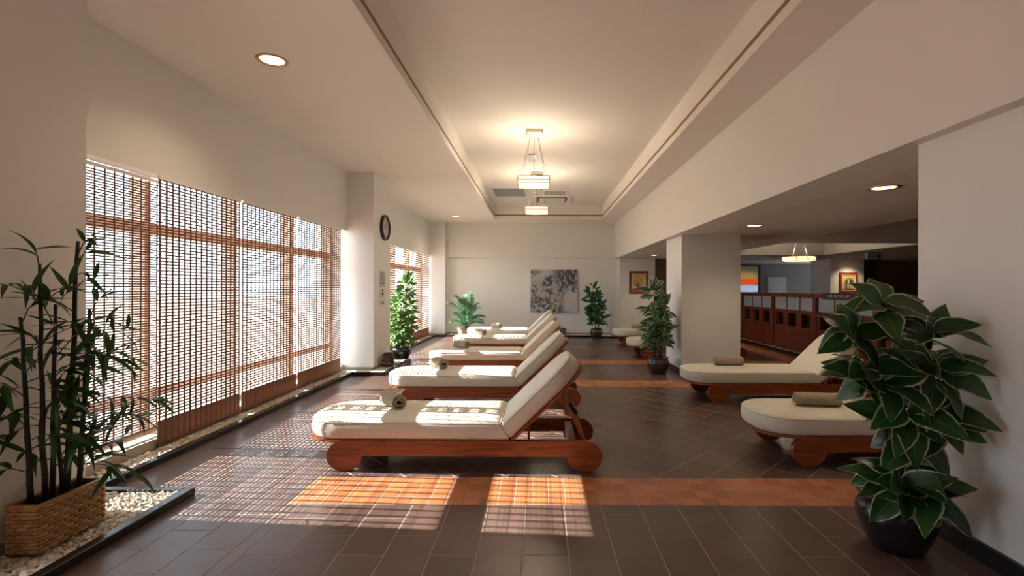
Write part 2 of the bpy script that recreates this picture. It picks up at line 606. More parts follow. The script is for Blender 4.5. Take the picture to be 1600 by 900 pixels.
# side-room walls
struct('wall_side_back', MB().box(5.9, 9.2, 15.6, 15.8, 0, 2.42), M['greywall'], label='dim grey wall beyond the wooden screen')
struct('wall_side_left', MB().box(2.9, 5.9, 15.6, 15.8, 0, 2.42).box(2.9, 3.1, 13.5, 15.6, 0, 2.42), M['greywall'])
struct('wall_side_brown', MB().box(8.65, 13.2, 13.7, 13.9, 0, ZB + 0.02), M['brownwall'], label='dark brown wall beside the lit column')
struct('wall_side_column', MB().box(7.8, 8.70, 13.0, 13.95, 0, ZB + 0.02), M['wall'], label='white column with small framed figure painting')
struct('wall_side_right', MB().box(13.0, 13.2, Y0, 13.9, 0, 2.5), M['greywall'])
struct('wall_side_front', MB().box(3.0, 13.2, Y0 - 0.2, Y0, 0, 2.5), M['greywall'])
struct('wall_side_panel', MB().box(3.06, 3.55, 13.32, 13.5, 0, ZB + 0.02), M['brownwall'], label='dark brown wall panel behind the pillar')

# behind the camera: end wall and the rest of the window-side wall with an unseen gap added and sized for fill daylight
struct('wall_front', MB().box(-3.45, 3.0, Y0 - 0.2, Y0, 0, ZC + 0.6), M['wall'])
mb = MB()
mb.box(-3.10, XB, Y0, 2.0, ZH, ZC + 0.05)
mb.box(-3.45, -3.10, Y0, 2.0, 2.30, ZC + 0.05)
mb.box(-3.45, XB, Y0, 0.7, 0, ZH)
mb.box(-3.45, XB, 1.6, 2.0, 0, ZH)
struct('wall_left_rear', mb, M['wall'])

# baseboards
mb = MB()
mb.box(XW - 0.022, XW + 0.01, 1.5, 2.742, 0, 0.09)
mb.box(XW - 0.022, 3.02, 2.72, 2.742, 0, 0.09)
struct('baseboard_right', mb, M['black'])
mb = MB()
mb.box(XW - 0.022, 3.03, 7.248, 7.272, 0, 0.085)
mb.box(XW - 0.022, XW + 0.002, 7.248, 8.162, 0, 0.085)
mb.box(3.008, 3.03, 7.248, 8.162, 0, 0.085)
struct('baseboard_pillar', mb, M['black'])
mb = MB()
mb.box(XB, XP + 0.012, 7.408, 7.422, 0.0, 0.075)
mb.box(XP - 0.002, XP + 0.012, 7.408, 8.25, 0.0, 0.075)
mb.box(XB, XP + 0.012, 12.988, 13.002, 0.0, 0.075)
mb.box(XP - 0.002, XP + 0.012, 12.988, 13.3, 0.0, 0.075)
mb.box(XP - 0.002, XP + 0.012, 1.85, 2.73, 0.0, 0.075)
mb.box(XP, 2.12, YB - 0.014, YB + 0.002, 0.0, 0.075)
struct('baseboard_left', mb, M['ledge'])

# ledge under the windows
mb = MB()
mb.box(-3.45, XB - 0.03, 2.72, 7.42, 0, 0.11)
mb.box(-3.45, XB - 0.03, 8.24, 13.0, 0, 0.11)
struct('trim_3', mb, M['ledge'], label='stone ledge under the windows')

# windows: frames, panes
ZT = 1.775
def window(name, y0, y1, ys, label):
    o = thing(name, label, 'window', (-3.20, y0, 0))
    del o['category']
    o['kind'] = 'structure'
    for y in ys:
        MB().box(-0.13, 0.0, y - y0 - 0.03, y - y0 + 0.03, 0.11, 2.34).build('mullion', M['frame_wood'], o)
    for a, b in zip(ys[:-1], ys[1:]):
        a -= y0; b -= y0
        for z0, z1 in ((0.11, 0.15), (0.38, 0.46), (ZT - 0.045, ZT + 0.045), (2.29, 2.34)):
            MB().box(-0.12, -0.005, a + 0.03, b - 0.03, z0, z1).build('rail', M['frame_wood'], o)
        for z0, z1 in ((0.15, 0.38), (0.46, ZT - 0.045), (ZT + 0.045, 2.29)):
            MB().box(-0.068, -0.062, a + 0.03, b - 0.03, z0, z1).build('pane', M['glass'], o)
    return o
window('window_1', 2.72, 7.42, [2.75, 3.94, 5.07, 6.22, 7.39], 'tall brown-framed window behind the bamboo blinds')
window('window_2', 8.24, 13.0, [8.27, 9.45, 10.63, 11.8, 12.97], 'brown-framed window behind the striped blinds at the back')

# outside
struct('ground', MB().box(-60, -3.46, -30, 60, -0.35, -0.12), M['terrace'], label='pale terrace outside the windows')

# ------------------------------------------------------------------ floor tiles
def clip(poly, x0, x1, y0, y1):
    def cut(ps, inside, inter):
        out = []
        for i in range(len(ps)):
            a, b = ps[i - 1], ps[i]
            if inside(b):
                if not inside(a):
                    out.append(inter(a, b))
                out.append(b)
            elif inside(a):
                out.append(inter(a, b))
        return out
    def ix(v):
        return lambda a, b: (v, a[1] + (b[1] - a[1]) * (v - a[0]) / (b[0] - a[0]))
    def iy(v):
        return lambda a, b: (a[0] + (b[0] - a[0]) * (v - a[1]) / (b[1] - a[1]), v)
    for ins, itr in ((lambda p: p[0] >= x0, ix(x0)), (lambda p: p[0] <= x1, ix(x1)), (lambda p: p[1] >= y0, iy(y0)), (lambda p: p[1] <= y1, iy(y1))):
        if not poly:
            return []
        poly = cut(poly, ins, itr)
    return poly


def area(p):
    return abs(sum(p[i - 1][0] * p[i][1] - p[i][0] * p[i - 1][1] for i in range(len(p)))) / 2


def shrink(p, g):
    cx = sum(q[0] for q in p) / len(p); cy = sum(q[1] for q in p) / len(p)
    out = []
    n = len(p)
    for i in range(n):
        a, b, c = Vector(p[i - 1]), Vector(p[i]), Vector(p[(i + 1) % n])
        d1 = (b - a).normalized(); d2 = (c - b).normalized()
        n1 = Vector((-d1.y, d1.x)); n2 = Vector((-d2.y, d2.x))
        k = n1 + n2
        if k.length < 1e-6:
            out.append(tuple(b + n1 * g)); continue
        k = k / (1 + n1.dot(n2))
        if k.length > 2.5:
            k = k.normalized() * 2.5
        out.append(tuple(b + k * g))
    return out


tiles = []      # (kind, polygon ccw, tone)
def grid_tiles(kind, x0, x1, y0, y1, w, l, xs=None, yoff=0.0, stagger=True):
    x = x0 if xs is None else xs
    k = 0
    while x < x1 - 0.004:
        y = y0 - l * 2 + ((l / 2) if (stagger and k % 2) else 0) + yoff
        while y < y1 - 0.003:
            p = clip([(x, y), (x + w, y), (x + w, y + l), (x, y + l)], x0, x1, y0, y1)
            if len(p) >= 3 and area(p) > 2e-4:
                tiles.append((kind, p, random.random()))
            y += l
        x += w; k += 1


def diamond_tiles(x0, x1, y0, y1, d, ox=0.0, oy=0.0):
    h = d / math.sqrt(2)
    n = int((x1 - x0) / h) + 3
    m = int((y1 - y0) / h) + 3
    for i in range(-1, n):
        for j in range(-1, m):
            if (i + j) % 2:
                continue
            cx = x0 + ox + i * h; cy = y0 + oy + j * h
            p = clip([(cx - h, cy), (cx, cy - h), (cx + h, cy), (cx, cy + h)], x0, x1, y0, y1)
            if len(p) >= 3 and area(p) > 2e-4:
                tiles.append(('tile', shrink(p, 0.0008), random.random()))


TW, TL = 0.2257, 0.374
XN0, XN1 = -1.51, -1.436       # narrow cut course
XE = 4.42                      # side-room border course
# along the windows
grid_tiles('tile', -2.95, XN0, -3.1, 1.4, TW, TL, xs=XN0 - 7 * TW)
grid_tiles('tile', XN0, 5.0, -3.1, 1.4, TW * 2, TL * 2)
grid_tiles('tile', -2.77, XN0, 1.4, 12.75, TW, TL, xs=XN0 - 6 * TW, yoff=0.06)
grid_tiles('tile', XN0, XN1, 1.4, 2.90, XN1 - XN0, TL, yoff=0.25)
# front field
grid_tiles('tile', XN1, XE, 1.4, 2.90, TW, TL, yoff=0.577 + 0.0)
# terracotta strips and what lies between
OT = 0.1043
def strip(y0, y1, rows):
    l = (y1 - y0) / rows
    for r in range(rows):
        grid_tiles('orange', XN0, XE, y0 + r * l, y0 + (r + 1) * l, OT, l, xs=XN0, stagger=False)
strip(2.90, 3.316, 4)
diamond_tiles(XN0, XE, 3.316, 6.40, 0.247, 0.05, 0.02)
strip(6.40, 6.83, 4)
grid_tiles('tile', XN0, XE, 6.83, 8.29, TW, TL)
strip(8.29, 8.72, 4)
diamond_tiles(XN0, XE, 8.72, 12.75, 0.247)
grid_tiles('orange', XE, XE + 0.42, 1.4, 16.0, OT, OT, stagger=False)
grid_tiles('tile', XE + 0.42, 5.05, 1.4, 16.0, TW, TL)
grid_tiles('tile', 3.1, XE, 12.75, 15.5, TW, TL)
grid_tiles('tile', 5.1, 12.9, 5.0, 15.5, TW * 2, TL * 2)


def tile_into(mb, p, tone, z=0.0, g=0.0030, b=0.0015):
    q = shrink(p, g)
    t = shrink(p, g + b)
    n = len(mb.v); k = len(q)
    mb.v += [(x, y, -0.008) for x, y in q] + [(x, y, z - b) for x, y in q] + [(x, y, z) for x, y in t]
    for r in (0, 1):
        for i in range(k):
            j = (i + 1) % k
            mb.f.append((n + r * k + i, n + r * k + j, n + (r + 1) * k + j, n + (r + 1) * k + i))
    mb.f.append(tuple(n + 2 * k + i for i in range(k)))
    mb.tone += [tone] * (3 * k)


def seen_size(p):
    cx = sum(q[0] for q in p) / len(p); cy = sum(q[1] for q in p) / len(p)
    if cy < 2.05:
        return 0.0
    px = 800 + 44 + cx / cy * 755
    if px < -20 or px > 1620 or (cx > XW and cy > 2.0 and px > 1440) or (cy < 3.0 and cx < -2.15) or (cx > XW and cy < 2.75):
        return 0.0
    return area(p) / cy ** 3


for kind, nm in (('tile', 'floor_tile'), ('orange', 'terracotta_tile')):
    ts = sorted([t for t in tiles if t[0] == kind], key=lambda t: -seen_size(t[1]))
    cap = 300
    if kind == 'orange':
        cap = 150
    for t in ts[:cap]:
        cx = sum(q[0] for q in t[1]) / len(t[1]); cy = sum(q[1] for q in t[1]) / len(t[1])
        mb = MB()
        tile_into(mb, [(x - cx, y - cy) for x, y in t[1]], t[2])
        me = mb.mesh(nm, M[kind])
        obj(nm, me, FLOOR, loc=(cx, cy, 0))
    mb = MB()
    for t in ts[cap:]:
        tile_into(mb, t[1], t[2])
    o = mb.build(nm + '_field', M[kind], FLOOR)
    o['kind'] = 'stuff'

# ------------------------------------------------------------------ kerbs and pebble beds
KH, KW = 0.048, 0.055
def kerb(segs, label, name='kerb'):
    o = thing(name, label, 'kerb', (0, 0, 0))
    del o['category']
    o['kind'] = 'structure'
    for (x0, x1, y0, y1) in segs:
        cx, cy = (x0 + x1) / 2, (y0 + y1) / 2
        MB().bbox(x0 - cx, x1 - cx, y0 - cy, y1 - cy, 0, KH, 0.004).build('kerb_length', M['kerb'], o, loc=(cx, cy, 0))
    return o

KX, KN = -2.77, -2.155
kerb([(KN - KW, KN, 1.5, 3.03), (KX - KW, KN - KW, 2.975, 3.03), (KX - KW, KX, 3.03, 7.12), (KX - KW, -2.27, 7.12, 7.175),
      (-2.27 - KW, -2.27, 7.175, 8.54), (KX - KW, -2.27 - KW, 8.485, 8.54), (KX - KW, KX, 8.54, 12.66), (KX - KW, 1.62, 12.66 + 0.12, 12.715 + 0.12),
      (1.62, 1.66, 12.56, 12.835), (1.66, 2.10, 12.56, 12.61)], 'black kerb edging the pebble beds by the windows')
kerb([(4.98, 5.03, 5.0, 12.5)], 'black kerb edging the pebble strip below the wooden screen')

ico_v = []; ico_f = []
def make_ico(sub):
    import bmesh
    bm = bmesh.new()
    bmesh.ops.create_icosphere(bm, subdivisions=sub, radius=1.0)
    bm.verts.ensure_lookup_table()
    v = [tuple(x.co) for x in bm.verts]
    f = [tuple(y.index for y in x.verts) for x in bm.faces]
    bm.free()
    return v, f
ICO = {1: make_ico(1), 2: make_ico(2)}


def pebble_into(mb, c, s, sub, tone, seed):
    v, f = ICO[sub]
    n = len(mb.v)
    a = random.uniform(0, 6.28); ca, sa = math.cos(a), math.sin(a)
    tx = random.uniform(-0.4, 0.4)
    for (x, y, z) in v:
        k = 1 + 0.22 * mnoise.noise(Vector((x * 1.1 + seed, y * 1.1 - seed * 0.7, z * 1.1)))
        x, y, z = x * s * 1.15 * k, y * s * 0.85 * k, z * s * 0.62 * k
        z += tx * x
        mb.v.append((c[0] + x * ca - y * sa, c[1] + x * sa + y * ca, c[2] + z))
    mb.f += [tuple(n + i for i in q) for q in f]
    mb.tone += [tone] * len(v)


def pebble_spots(rects, sp):
    out = []
    for (x0, x1, y0, y1) in rects:
        j = 0
        y = y0 + sp * 0.3
        while y < y1:
            x = x0 + sp * (0.3 + 0.5 * (j % 2))
            while x < x1:
                out.append((min(max(x + random.uniform(-.3, .3) * sp, x0 + .012), x1 - .012), min(max(y + random.uniform(-.3, .3) * sp, y0 + .012), y1 - .012)))
                x += sp
            y += sp * 0.87; j += 1
    return out


def pebble_bed(label, rects, sp, size, individuals, cat='pebble bed'):
    o = thing('pebble_bed', label, cat, (0, 0, 0))
    mb = MB()
    for (x0, x1, y0, y1) in rects:
        mb.box(x0, x1, y0, y1, 0.0005, 0.016)
    mb.build('bed_base', M['bedbase'], o)
    sp2 = pebble_spots(rects, sp)
    sp2.sort(key=lambda p: p[1])
    vis = [p for p in sp2 if p[1] > 2.12]
    ind = vis[:individuals]
    rest = vis[individuals:]
    if ind:
        protos = []
        for k in range(8):
            mb = MB()
            pebble_into(mb, (0, 0, 0), 1.0, 2, random.random(), k * 3.7)
            protos.append(mb.mesh('pebble', M['pebble'], True))
        for (x, y) in ind:
            s = size * random.uniform(0.75, 1.25)
            q = obj('pebble', random.choice(protos), o, loc=(x, y, random.uniform(0.022, 0.034)), rot=(random.uniform(-.3, .3), random.uniform(-.3, .3), random.uniform(0, 6.28)))
            q.scale = (s, s, s)
    if rest:
        mb = MB()
        for i, (x, y) in enumerate(rest):
            pebble_into(mb, (x, y, random.uniform(0.022, 0.036)), size * random.uniform(0.75, 1.25), 2 if y < 4.5 else 1, random.random(), i * 0.37)
        q = mb.build('pebbles', M['pebble'], o, True)
        q['kind'] = 'stuff'
    return o


pebble_bed('white pebble bed along the windows inside the black kerb',
           [(-2.545, KN - KW, 2.0, 2.975), (-2.995, -2.545, 2.74, 2.975), (-2.995, KX - KW, 2.975, 7.18), (-2.99, -2.56, 7.18, 7.405), (-2.54, -2.27 - KW, 7.18, 8.48),
            (-2.99, -2.54, 8.26, 8.48), (-2.99, KX - KW, 8.48, 12.78)], 0.024, 0.0155, 300)
pebble_bed('strip of white pebbles at the foot of the back wall', [(-2.5, 1.60, 12.84, 13.28), (1.67, 2.10, 12.62, 13.28)], 0.034, 0.02, 0)
pebble_bed('white pebble strip at the foot of the wooden screen', [(5.035, 5.145, 5.0, 12.5)], 0.034, 0.02, 0)

# ------------------------------------------------------------------ blinds
def blind(label, x, y0, y1, zt, zb, pitch, sh, sd, tape_pitch, tape_w, mat, valance=0.0, sag=0.0):
    o = thing('bamboo_blind', label, 'blind', (x, (y0 + y1) / 2, zb))
    w = (y1 - y0) / 2; H = zt - zb
    MB().box(-0.012, 0.014, -w, w, H - 0.028, H).build('headrail', M['white'], o)
    me = MB().box(-sd / 2, sd / 2, -w, w, -sh / 2, sh / 2).mesh('slat', mat)
    z = valance + pitch
    while z < H - 0.03:
        obj('slat', me, o, loc=(random.uniform(-.0015, .0015), random.uniform(-.004, .004), z + random.uniform(-.0012, .0012)), rot=(random.uniform(-.0012, .0012), 0, 0))
        z += pitch
    if tape_w:
        n = max(2, int(round(2 * w / tape_pitch)))
        tm = MB().box(sd / 2 + 0.0004, sd / 2 + 0.0016, -tape_w / 2, tape_w / 2, 0.0, H - 0.028).mesh('tape', M['tape'])
        for k in range(n + 1):
            obj('tape', tm, o, loc=(0, -w + tape_w / 2 + (2 * w - tape_w) * k / n, 0))
    if valance:
        MB().box(-0.004, 0.004, -w, w, 0.012, valance).build('valance', M['valance'], o)
        MB().box(-0.008, 0.009, -w, w, 0.0, 0.016).build('bottom_bar', M['slat'], o)
    else:
        MB().box(-0.006, 0.006, -w, w, 0.0, 0.016).build('bottom_bar', mat, o)
    return o

blind('dense dark bamboo blind behind the potted bamboo, its foot above the ledge', -3.12, 2.74, 3.94, ZH, 0.15, 0.0195, 0.0105, 0.005, 0.082, 0.016, M['slat1'])
blind('grid-patterned bamboo blind next to the dense dark one', -2.978, 3.77, 4.79, ZH, 0.050, 0.0255, 0.0118, 0.006, 0.070, 0.022, M['slat'], 0.20)
blind('grid-patterned bamboo blind between two like it, in the middle of the large window', -2.978, 4.825, 5.90, ZH, 0.050, 0.0255, 0.0118, 0.006, 0.070, 0.022, M['slat'], 0.20)
blind('grid-patterned bamboo blind ending against the clock pilaster', -2.978, 5.945, 7.20, ZH, 0.050, 0.0255, 0.0118, 0.006, 0.070, 0.022, M['slat'], 0.20)
blind('striped blind just past the clock pilaster behind the bushy plant', -2.978, 8.27, 9.90, ZH, 0.050, 0.048, 0.017, 0.006, 0.12, 0.012, M['slat'], 0.20)
blind('striped blind in the middle of the back window', -2.978, 9.93, 11.40, ZH, 0.050, 0.048, 0.017, 0.006, 0.12, 0.012, M['slat'], 0.20)
blind('striped blind closest to the back wall', -2.978, 11.43, 12.95, ZH, 0.050, 0.048, 0.017, 0.006, 0.12, 0.012, M['slat'], 0.20)

# ------------------------------------------------------------------ loungers
LW = 0.66
def outline(x0, x1, w, r0, r1, seg=10):
    """plan outline of a cushion, ccw, rounded by r0 at x0 and r1 at x1"""
    pts = []
    for cx, cy, r, a0 in ((x1 - r1, w - r1, r1, 0), (x0 + r0, w - r0, r0, 90), (x0 + r0, r0, r0, 180), (x1 - r1, r1, r1, 270)):
        for k in range(seg + 1):
            t = R(a0 + 90 * k / seg)
            pts.append((cx + r * math.cos(t), cy + r * math.sin(t)))
    return pts


def off_outline(dims, g):
    x0, x1, w, r0, r1 = dims
    o_ = outline(x0 + g, x1 - g, w - 2 * g, max(r0 - g, 0.02 if r0 > 0.1 else 0.006), max(r1 - g, 0.02 if r1 > 0.1 else 0.006))
    return [Vector((p[0], p[1] + g)) for p in o_]


def cushion_mesh(name, dims, z0, th, mat, crown=0.012, shear=None):
    pts = outline(*dims)
    n = len(pts)
    cx = sum(p[0] for p in pts) / n; cy = sum(p[1] for p in pts) / n
    prof = [(0.016, 0), (0.004, 0.012), (0.0, 0.03), (-0.004, th * 0.5), (0.0, th - 0.035), (0.005, th - 0.016), (0.020, th - 0.003), (0.045, th + 0.002), (0.10, th + crown * 0.7), (0.18, th + crown)]
    mb = MB()
    rings = []
    for g, z in prof:
        q = off_outline(dims, g)
        rings.append(len(mb.v))
        for p in q:
            zz = z0 + z
            xx = p.x + (shear(p.x, z) if shear else 0)
            mb.v.append((xx, p.y, zz))
    for a, b in zip(rings[:-1], rings[1:]):
        for i in range(n):
            j = (i + 1) % n
            mb.f.append((a + i, a + j, b + j, b + i))
    mb.f.append(tuple(rings[0] + i for i in reversed(range(n))))
    mb.f.append(tuple(rings[-1] + i for i in range(n)))
    return mb.mesh(name, mat, True)


def piping_mesh(dims, z, g, r=0.0045, shear=None):
    q = off_outline(dims, g)
    path = [(p.x + (shear(p.x, z) if shear else 0), p.y, z) for p in q]
    path.append(path[0])
    return MB().tube(path, r, 6, False).mesh('piping', M['piping'], True)


HINGE = (1.315, 0.222)
BA = R(44)
def make_lounger(label, group):
    o = thing('sun_lounger', label, 'lounger', (0, 0, 0), 0, group)
    rx, rz = 0.125, 0.109
    pr = []
    for k in range(0, 25):
        t = R(90 - 270 * k / 24)
        pr.append((1.95 - rx + rx * math.cos(t), rz + rz * math.sin(t)))
    for k in range(0, 25):
        t = R(0 - 270 * k / 24)
        pr.append((rx + rx * math.cos(t), rz + rz * math.sin(t)))
    pr.reverse()
    rail = MB().prism(pr, 0, 0.05, 'y').mesh('side_rail', M['mahogany'])
    obj('side_rail', rail, o, loc=(0, 0, 0))
    obj('side_rail', rail, o, loc=(0, LW - 0.05, 0))
    for x in (0.16, 0.95, 1.74):
        MB().bbox(x - 0.03, x + 0.03, 0.05, LW - 0.05, 0.125, 0.20, 0.004).build('crossbar', M['mahogany'], o)
    # deck board below the mattress and the mattress
    po = outline(-0.20, 1.30, LW + 0.01, 0.27, 0.02)
    MB().prism([(p[0], p[1] - 0.005) for p in po], 0.206, 0.222, 'z').build('deck_board', M['mahogany'], o)
    pm = (-0.195, 1.305, LW, 0.27, 0.025)
    sh = lambda x, z: -0.62 * max(0.0, z) * max(0.0, (x - 0.9) / 0.4)
    mat = obj('mattress', cushion_mesh('mattress', pm, 0.223, 0.135, M['cream'], 0.010, sh), o)
    obj('piping', piping_mesh(pm, 0.223 + 0.118, 0.004, 0.0045, lambda x, z: -0.62 * 0.118 * max(0.0, (x - 0.9) / 0.4)), mat)
    # backrest
    bl = 0.70
    pb = outline(0.0, bl + 0.012, LW + 0.01, 0.02, 0.22)
    bm = Matrix.Translation((HINGE[0], 0, HINGE[1])) @ Matrix.Rotation(-BA, 4, 'Y')
    obj('back_board', MB().prism([(p[0], p[1] - 0.005) for p in pb], -0.004, 0.014, 'z').mesh('back_board', M['mahogany']), o, mat4=bm)
    pc = (-0.005, bl, LW, 0.03, 0.22)
    bc = obj('back_cushion', cushion_mesh('back_cushion', pc, 0.015, 0.125, M['cream'], 0.010), o, mat4=bm)
    obj('piping', piping_mesh(pc, 0.015 + 0.108, 0.004), bc)
    # prop: two struts with a board between, a thin stay and a dark ratchet
    def bar(p, q, t, y0, y1, name, m):
        d = Vector((q[0] - p[0], q[1] - p[1])).normalized(); nn = Vector((-d.y, d.x)) * t / 2
        pts = [(p[0] + nn.x, p[1] + nn.y), (p[0] - nn.x, p[1] - nn.y), (q[0] - nn.x, q[1] - nn.y), (q[0] + nn.x, q[1] + nn.y)]
        MB().prism(pts, y0, y1, 'y').build(name, m, o)
    at = lambda k: (HINGE[0] + k * math.cos(BA), HINGE[1] + k * math.sin(BA) - 0.008)
    top = at(0.47); bot = (1.83, 0.205)
    bar(top, bot, 0.022, 0.052, 0.074, 'prop_strut', M['mahogany'])
    bar(top, bot, 0.022, LW - 0.074, LW - 0.052, 'prop_strut', M['mahogany'])
    mid = ((top[0] * 0.82 + bot[0] * 0.18), (top[1] * 0.82 + bot[1] * 0.18))
    bar(mid, bot, 0.012, 0.075, LW - 0.075, 'prop_board', M['mahogany'])
    a = ((top[0] * 0.6 + bot[0] * 0.4) + 0.014, (top[1] * 0.6 + bot[1] * 0.4) + 0.012)
    bar(a, (a[0] + 0.05, a[1] - 0.08), 0.02, 0.28, 0.40, 'ratchet', M['black'])
    x = at(0.155)
    MB().tube([(x[0], 0.06, 0.21), (x[0], 0.06, x[1])], 0.008, 8).build('stay_rod', M['mahogany'], o)
    MB().tube([(x[0], LW - 0.06, 0.21), (x[0], LW - 0.06, x[1])], 0.008, 8).build('stay_rod', M['mahogany'], o)
    # small metal catch on the edge of the back board
    MB().tube([(bl - 0.10, -0.012, 0.004), (bl - 0.10, 0.0, 0.004)], 0.010, 8).build('catch', M['chrome'], o, mat4=bm)
    return o

GL = 'cream loungers in a row by the windows'
GR = 'cream loungers on the pillar side'
base = make_lounger('cream lounger with mahogany rails, first of the window-side row, beside the terracotta strip', GL)
base.location = (-1.505, 3.41, 0)
LY = [3.41, 5.22, 7.13, 9.20, 11.02]
copy_tree(base, (-1.505, LY[1], 0), 0, 'cream lounger, second of the five in the window-side row')
copy_tree(base, (-1.51, LY[2], 0), 0, 'cream lounger, third of the five in the window-side row')
copy_tree(base, (-1.50, LY[3], 0), 0, 'cream lounger, fourth of the window-side row, one before the last')
copy_tree(base, (-1.50, LY[4], 0), 0, 'cream lounger, last of the window-side row, under the ink painting')
for args in (((1.85, 3.53, 0), 'cream lounger behind the large variegated plant, next to the white wall'),
             ((1.90, 5.46, 0), 'cream lounger standing before the square white pillar'),
             ((1.85, 8.89, 0), 'cream lounger half hidden behind the plant at the square pillar'),
             ((1.87, 10.85, 0), 'cream lounger below the framed flower painting at the back')):
    c = copy_tree(base, args[0], 0, args[1]); c['group'] = GR


# ------------------------------------------------------------------ rolled towels
def towel_mesh(length=0.27, r1=0.052, turns=3.4, seed=0):
    mb = MB()
    n = 76
    pitch = (r1 - 0.010) / turns
    rows = 7
    rnd = random.Random(seed)
    ph = rnd.uniform(0, 6)
    def pt(k, off, y):
        t = k / n
        a = t * turns * 2 * math.pi
        r = 0.010 + pitch * (turns * t) + off
        r *= 1 + 0.035 * math.sin(a * 1.0 + ph + y * 9) + 0.02 * math.sin(y * 40 + a * 2)
        return (r * math.cos(a) * 1.06, y + 0.006 * math.sin(a * 1.5 + ph) * (1 if y > 0 else -1), r * math.sin(a) * 0.95)
    ys = [length * (j / (rows - 1) - 0.5) for j in range(rows)]
    for y in ys:
        for k in range(n + 1):
            mb.v.append(pt(k, 0, y))
        for k in range(n + 1):
            mb.v.append(pt(k, pitch * 0.82, y))
    s = 2 * (n + 1)
    for j in range(rows - 1):
        a, b = j * s, (j + 1) * s
        for k in range(n):
            mb.f.append((a + k, b + k, b + k + 1, a + k + 1))
            i = n + 1 + k
            mb.f.append((a + i, a + i + 1, b + i + 1, b + i))
        mb.f.append((a + n, b + n, b + s - 1, a + s - 1))
    for j, flip in ((0, 0), (rows - 1, 1)):
        a = j * s
        for k in range(n):
            q = (a + k, a + k + 1, a + n + 2 + k, a + n + 1 + k)
            mb.f.append(q if not flip else tuple(reversed(q)))
    return mb.mesh('rolled_towel', M['towel'], 'auto')

TM = [towel_mesh(seed=1), towel_mesh(0.26, 0.054, 3.2, seed=4), towel_mesh(0.33, 0.050, 3.0, seed=9)]
def towel(label, x, y, rz, k=0, group='rolled beige towels'):
    return obj('rolled_towel', TM[k], None, loc=(x, y, 0.3675 - min(v.co.z for v in TM[k].vertices)), rot=(0, 0, rz), label=label, category='towel', group=group)
towel('rolled beige towel on the first window-side lounger', -1.16, 3.80, R(40), 0)
towel('rolled beige towel on the second window-side lounger', -1.18, 5.62, R(38), 1)
towel('rolled beige towel on the third window-side lounger', -1.22, 7.52, R(52), 0)
towel('rolled beige towel on the fourth window-side lounger', -1.19, 9.58, R(50), 1)
towel('rolled beige towel on the last window-side lounger', -1.03, 11.42, R(48), 0)
towel('rolled beige towel on the lounger behind the large variegated plant', 2.21, 3.86, R(82), 2)
towel('rolled beige towel on the lounger before the square pillar', 2.30, 5.90, R(84), 2)
towel('rolled beige towel on the lounger below the flower painting', 2.30, 11.25, R(84), 2)


# ------------------------------------------------------------------ leaves and plants
def leaf_mesh(name, L, Wd, mat, droop=0.3, fold=0.25, tipk=1.6, wave=0.0, seg=8, ac=4):
    v = []; f = []; uv = []
    for i in range(seg + 1):
        t = i / seg
        w = Wd / 2 * (math.sin(math.pi * min(1, t ** 0.75)) ** 0.85 if 0 < t < 1 else 0.0)
        w *= (1 - 0.25 * t ** tipk)
        if i == 0:
            w = Wd * 0.03
        if i == seg:
            w = Wd * 0.008
        for j in range(ac + 1):
            u = j / ac * 2 - 1
            x = u * w
            y = L * (t - 0.10 * droop * t * t)
            z = -droop * L * 0.55 * t * t + abs(u) * w * fold + wave * Wd * math.sin(t * 11 + (2 if u > 0 else 0)) * abs(u) ** 2
            v.append((x, y, z)); uv.append((j / ac, t))
    for i in range(seg):
        for j in range(ac):
            a = i * (ac + 1) + j
            f.append((a, a + 1, a + ac + 2, a + ac + 1))
    me = bpy.data.meshes.new(name)
    me.from_pydata(v, [], f)
    ul = me.uv_layers.new(name='UVMap')
    for p in me.polygons:
        for li, vi in zip(p.loop_indices, p.vertices):
            ul.data[li].uv = uv[vi]
    me.materials.append(mat)
    me.polygons.foreach_set('use_smooth', [True] * len(me.polygons))
    me.update()
    return me


def put_leaf(me, parent, p, d, n, s, name='leaf'):
    m = frame_mat(p, d, n) @ Matrix.Diagonal((s, s, s, 1))
    return obj(name, me, parent, mat4=m)


def sph(az, el):
    return Vector((math.cos(el) * math.cos(az), math.cos(el) * math.sin(az), math.sin(el)))


POT = [(0.60, 0.0), (0.66, 0.03), (0.86, 0.30), (0.99, 0.58), (1.0, 0.70), (0.93, 0.80), (0.86, 0.86), (0.90, 0.93), (0.96, 0.985), (0.93, 1.0), (0.84, 0.985), (0.80, 0.90)]
def pot(o, r, h, mat, prof=POT):
    p = MB().lathe([(a * r, b * h) for a, b in prof], 32, cap1=False).build('pot', mat, o, True)
    MB().lathe([(0.0, 0.905 * h), (0.5 * r, 0.925 * h), (0.81 * r, 0.90 * h)], 24, cap0=False, cap1=False).build('soil', M['soil'], p, True)
    return p


rp = random.Random(21)
# --- large variegated plant by the white wall
o = thing('variegated_plant', 'large variegated plant with cream-edged leaves in a black pot against the white wall', 'plant', (1.80, 2.44, 0))
pot(o, 0.178, 0.27, M['blackpot'])
LB = [leaf_mesh('leaf', 0.225, 0.138, M['leaf_big'], dr, fo, 1.6, wv) for dr, fo, wv in ((0.35, 0.22, 0.03), (0.75, 0.15, 0.05), (0.15, 0.30, 0.02), (0.9, 0.12, 0.04))]
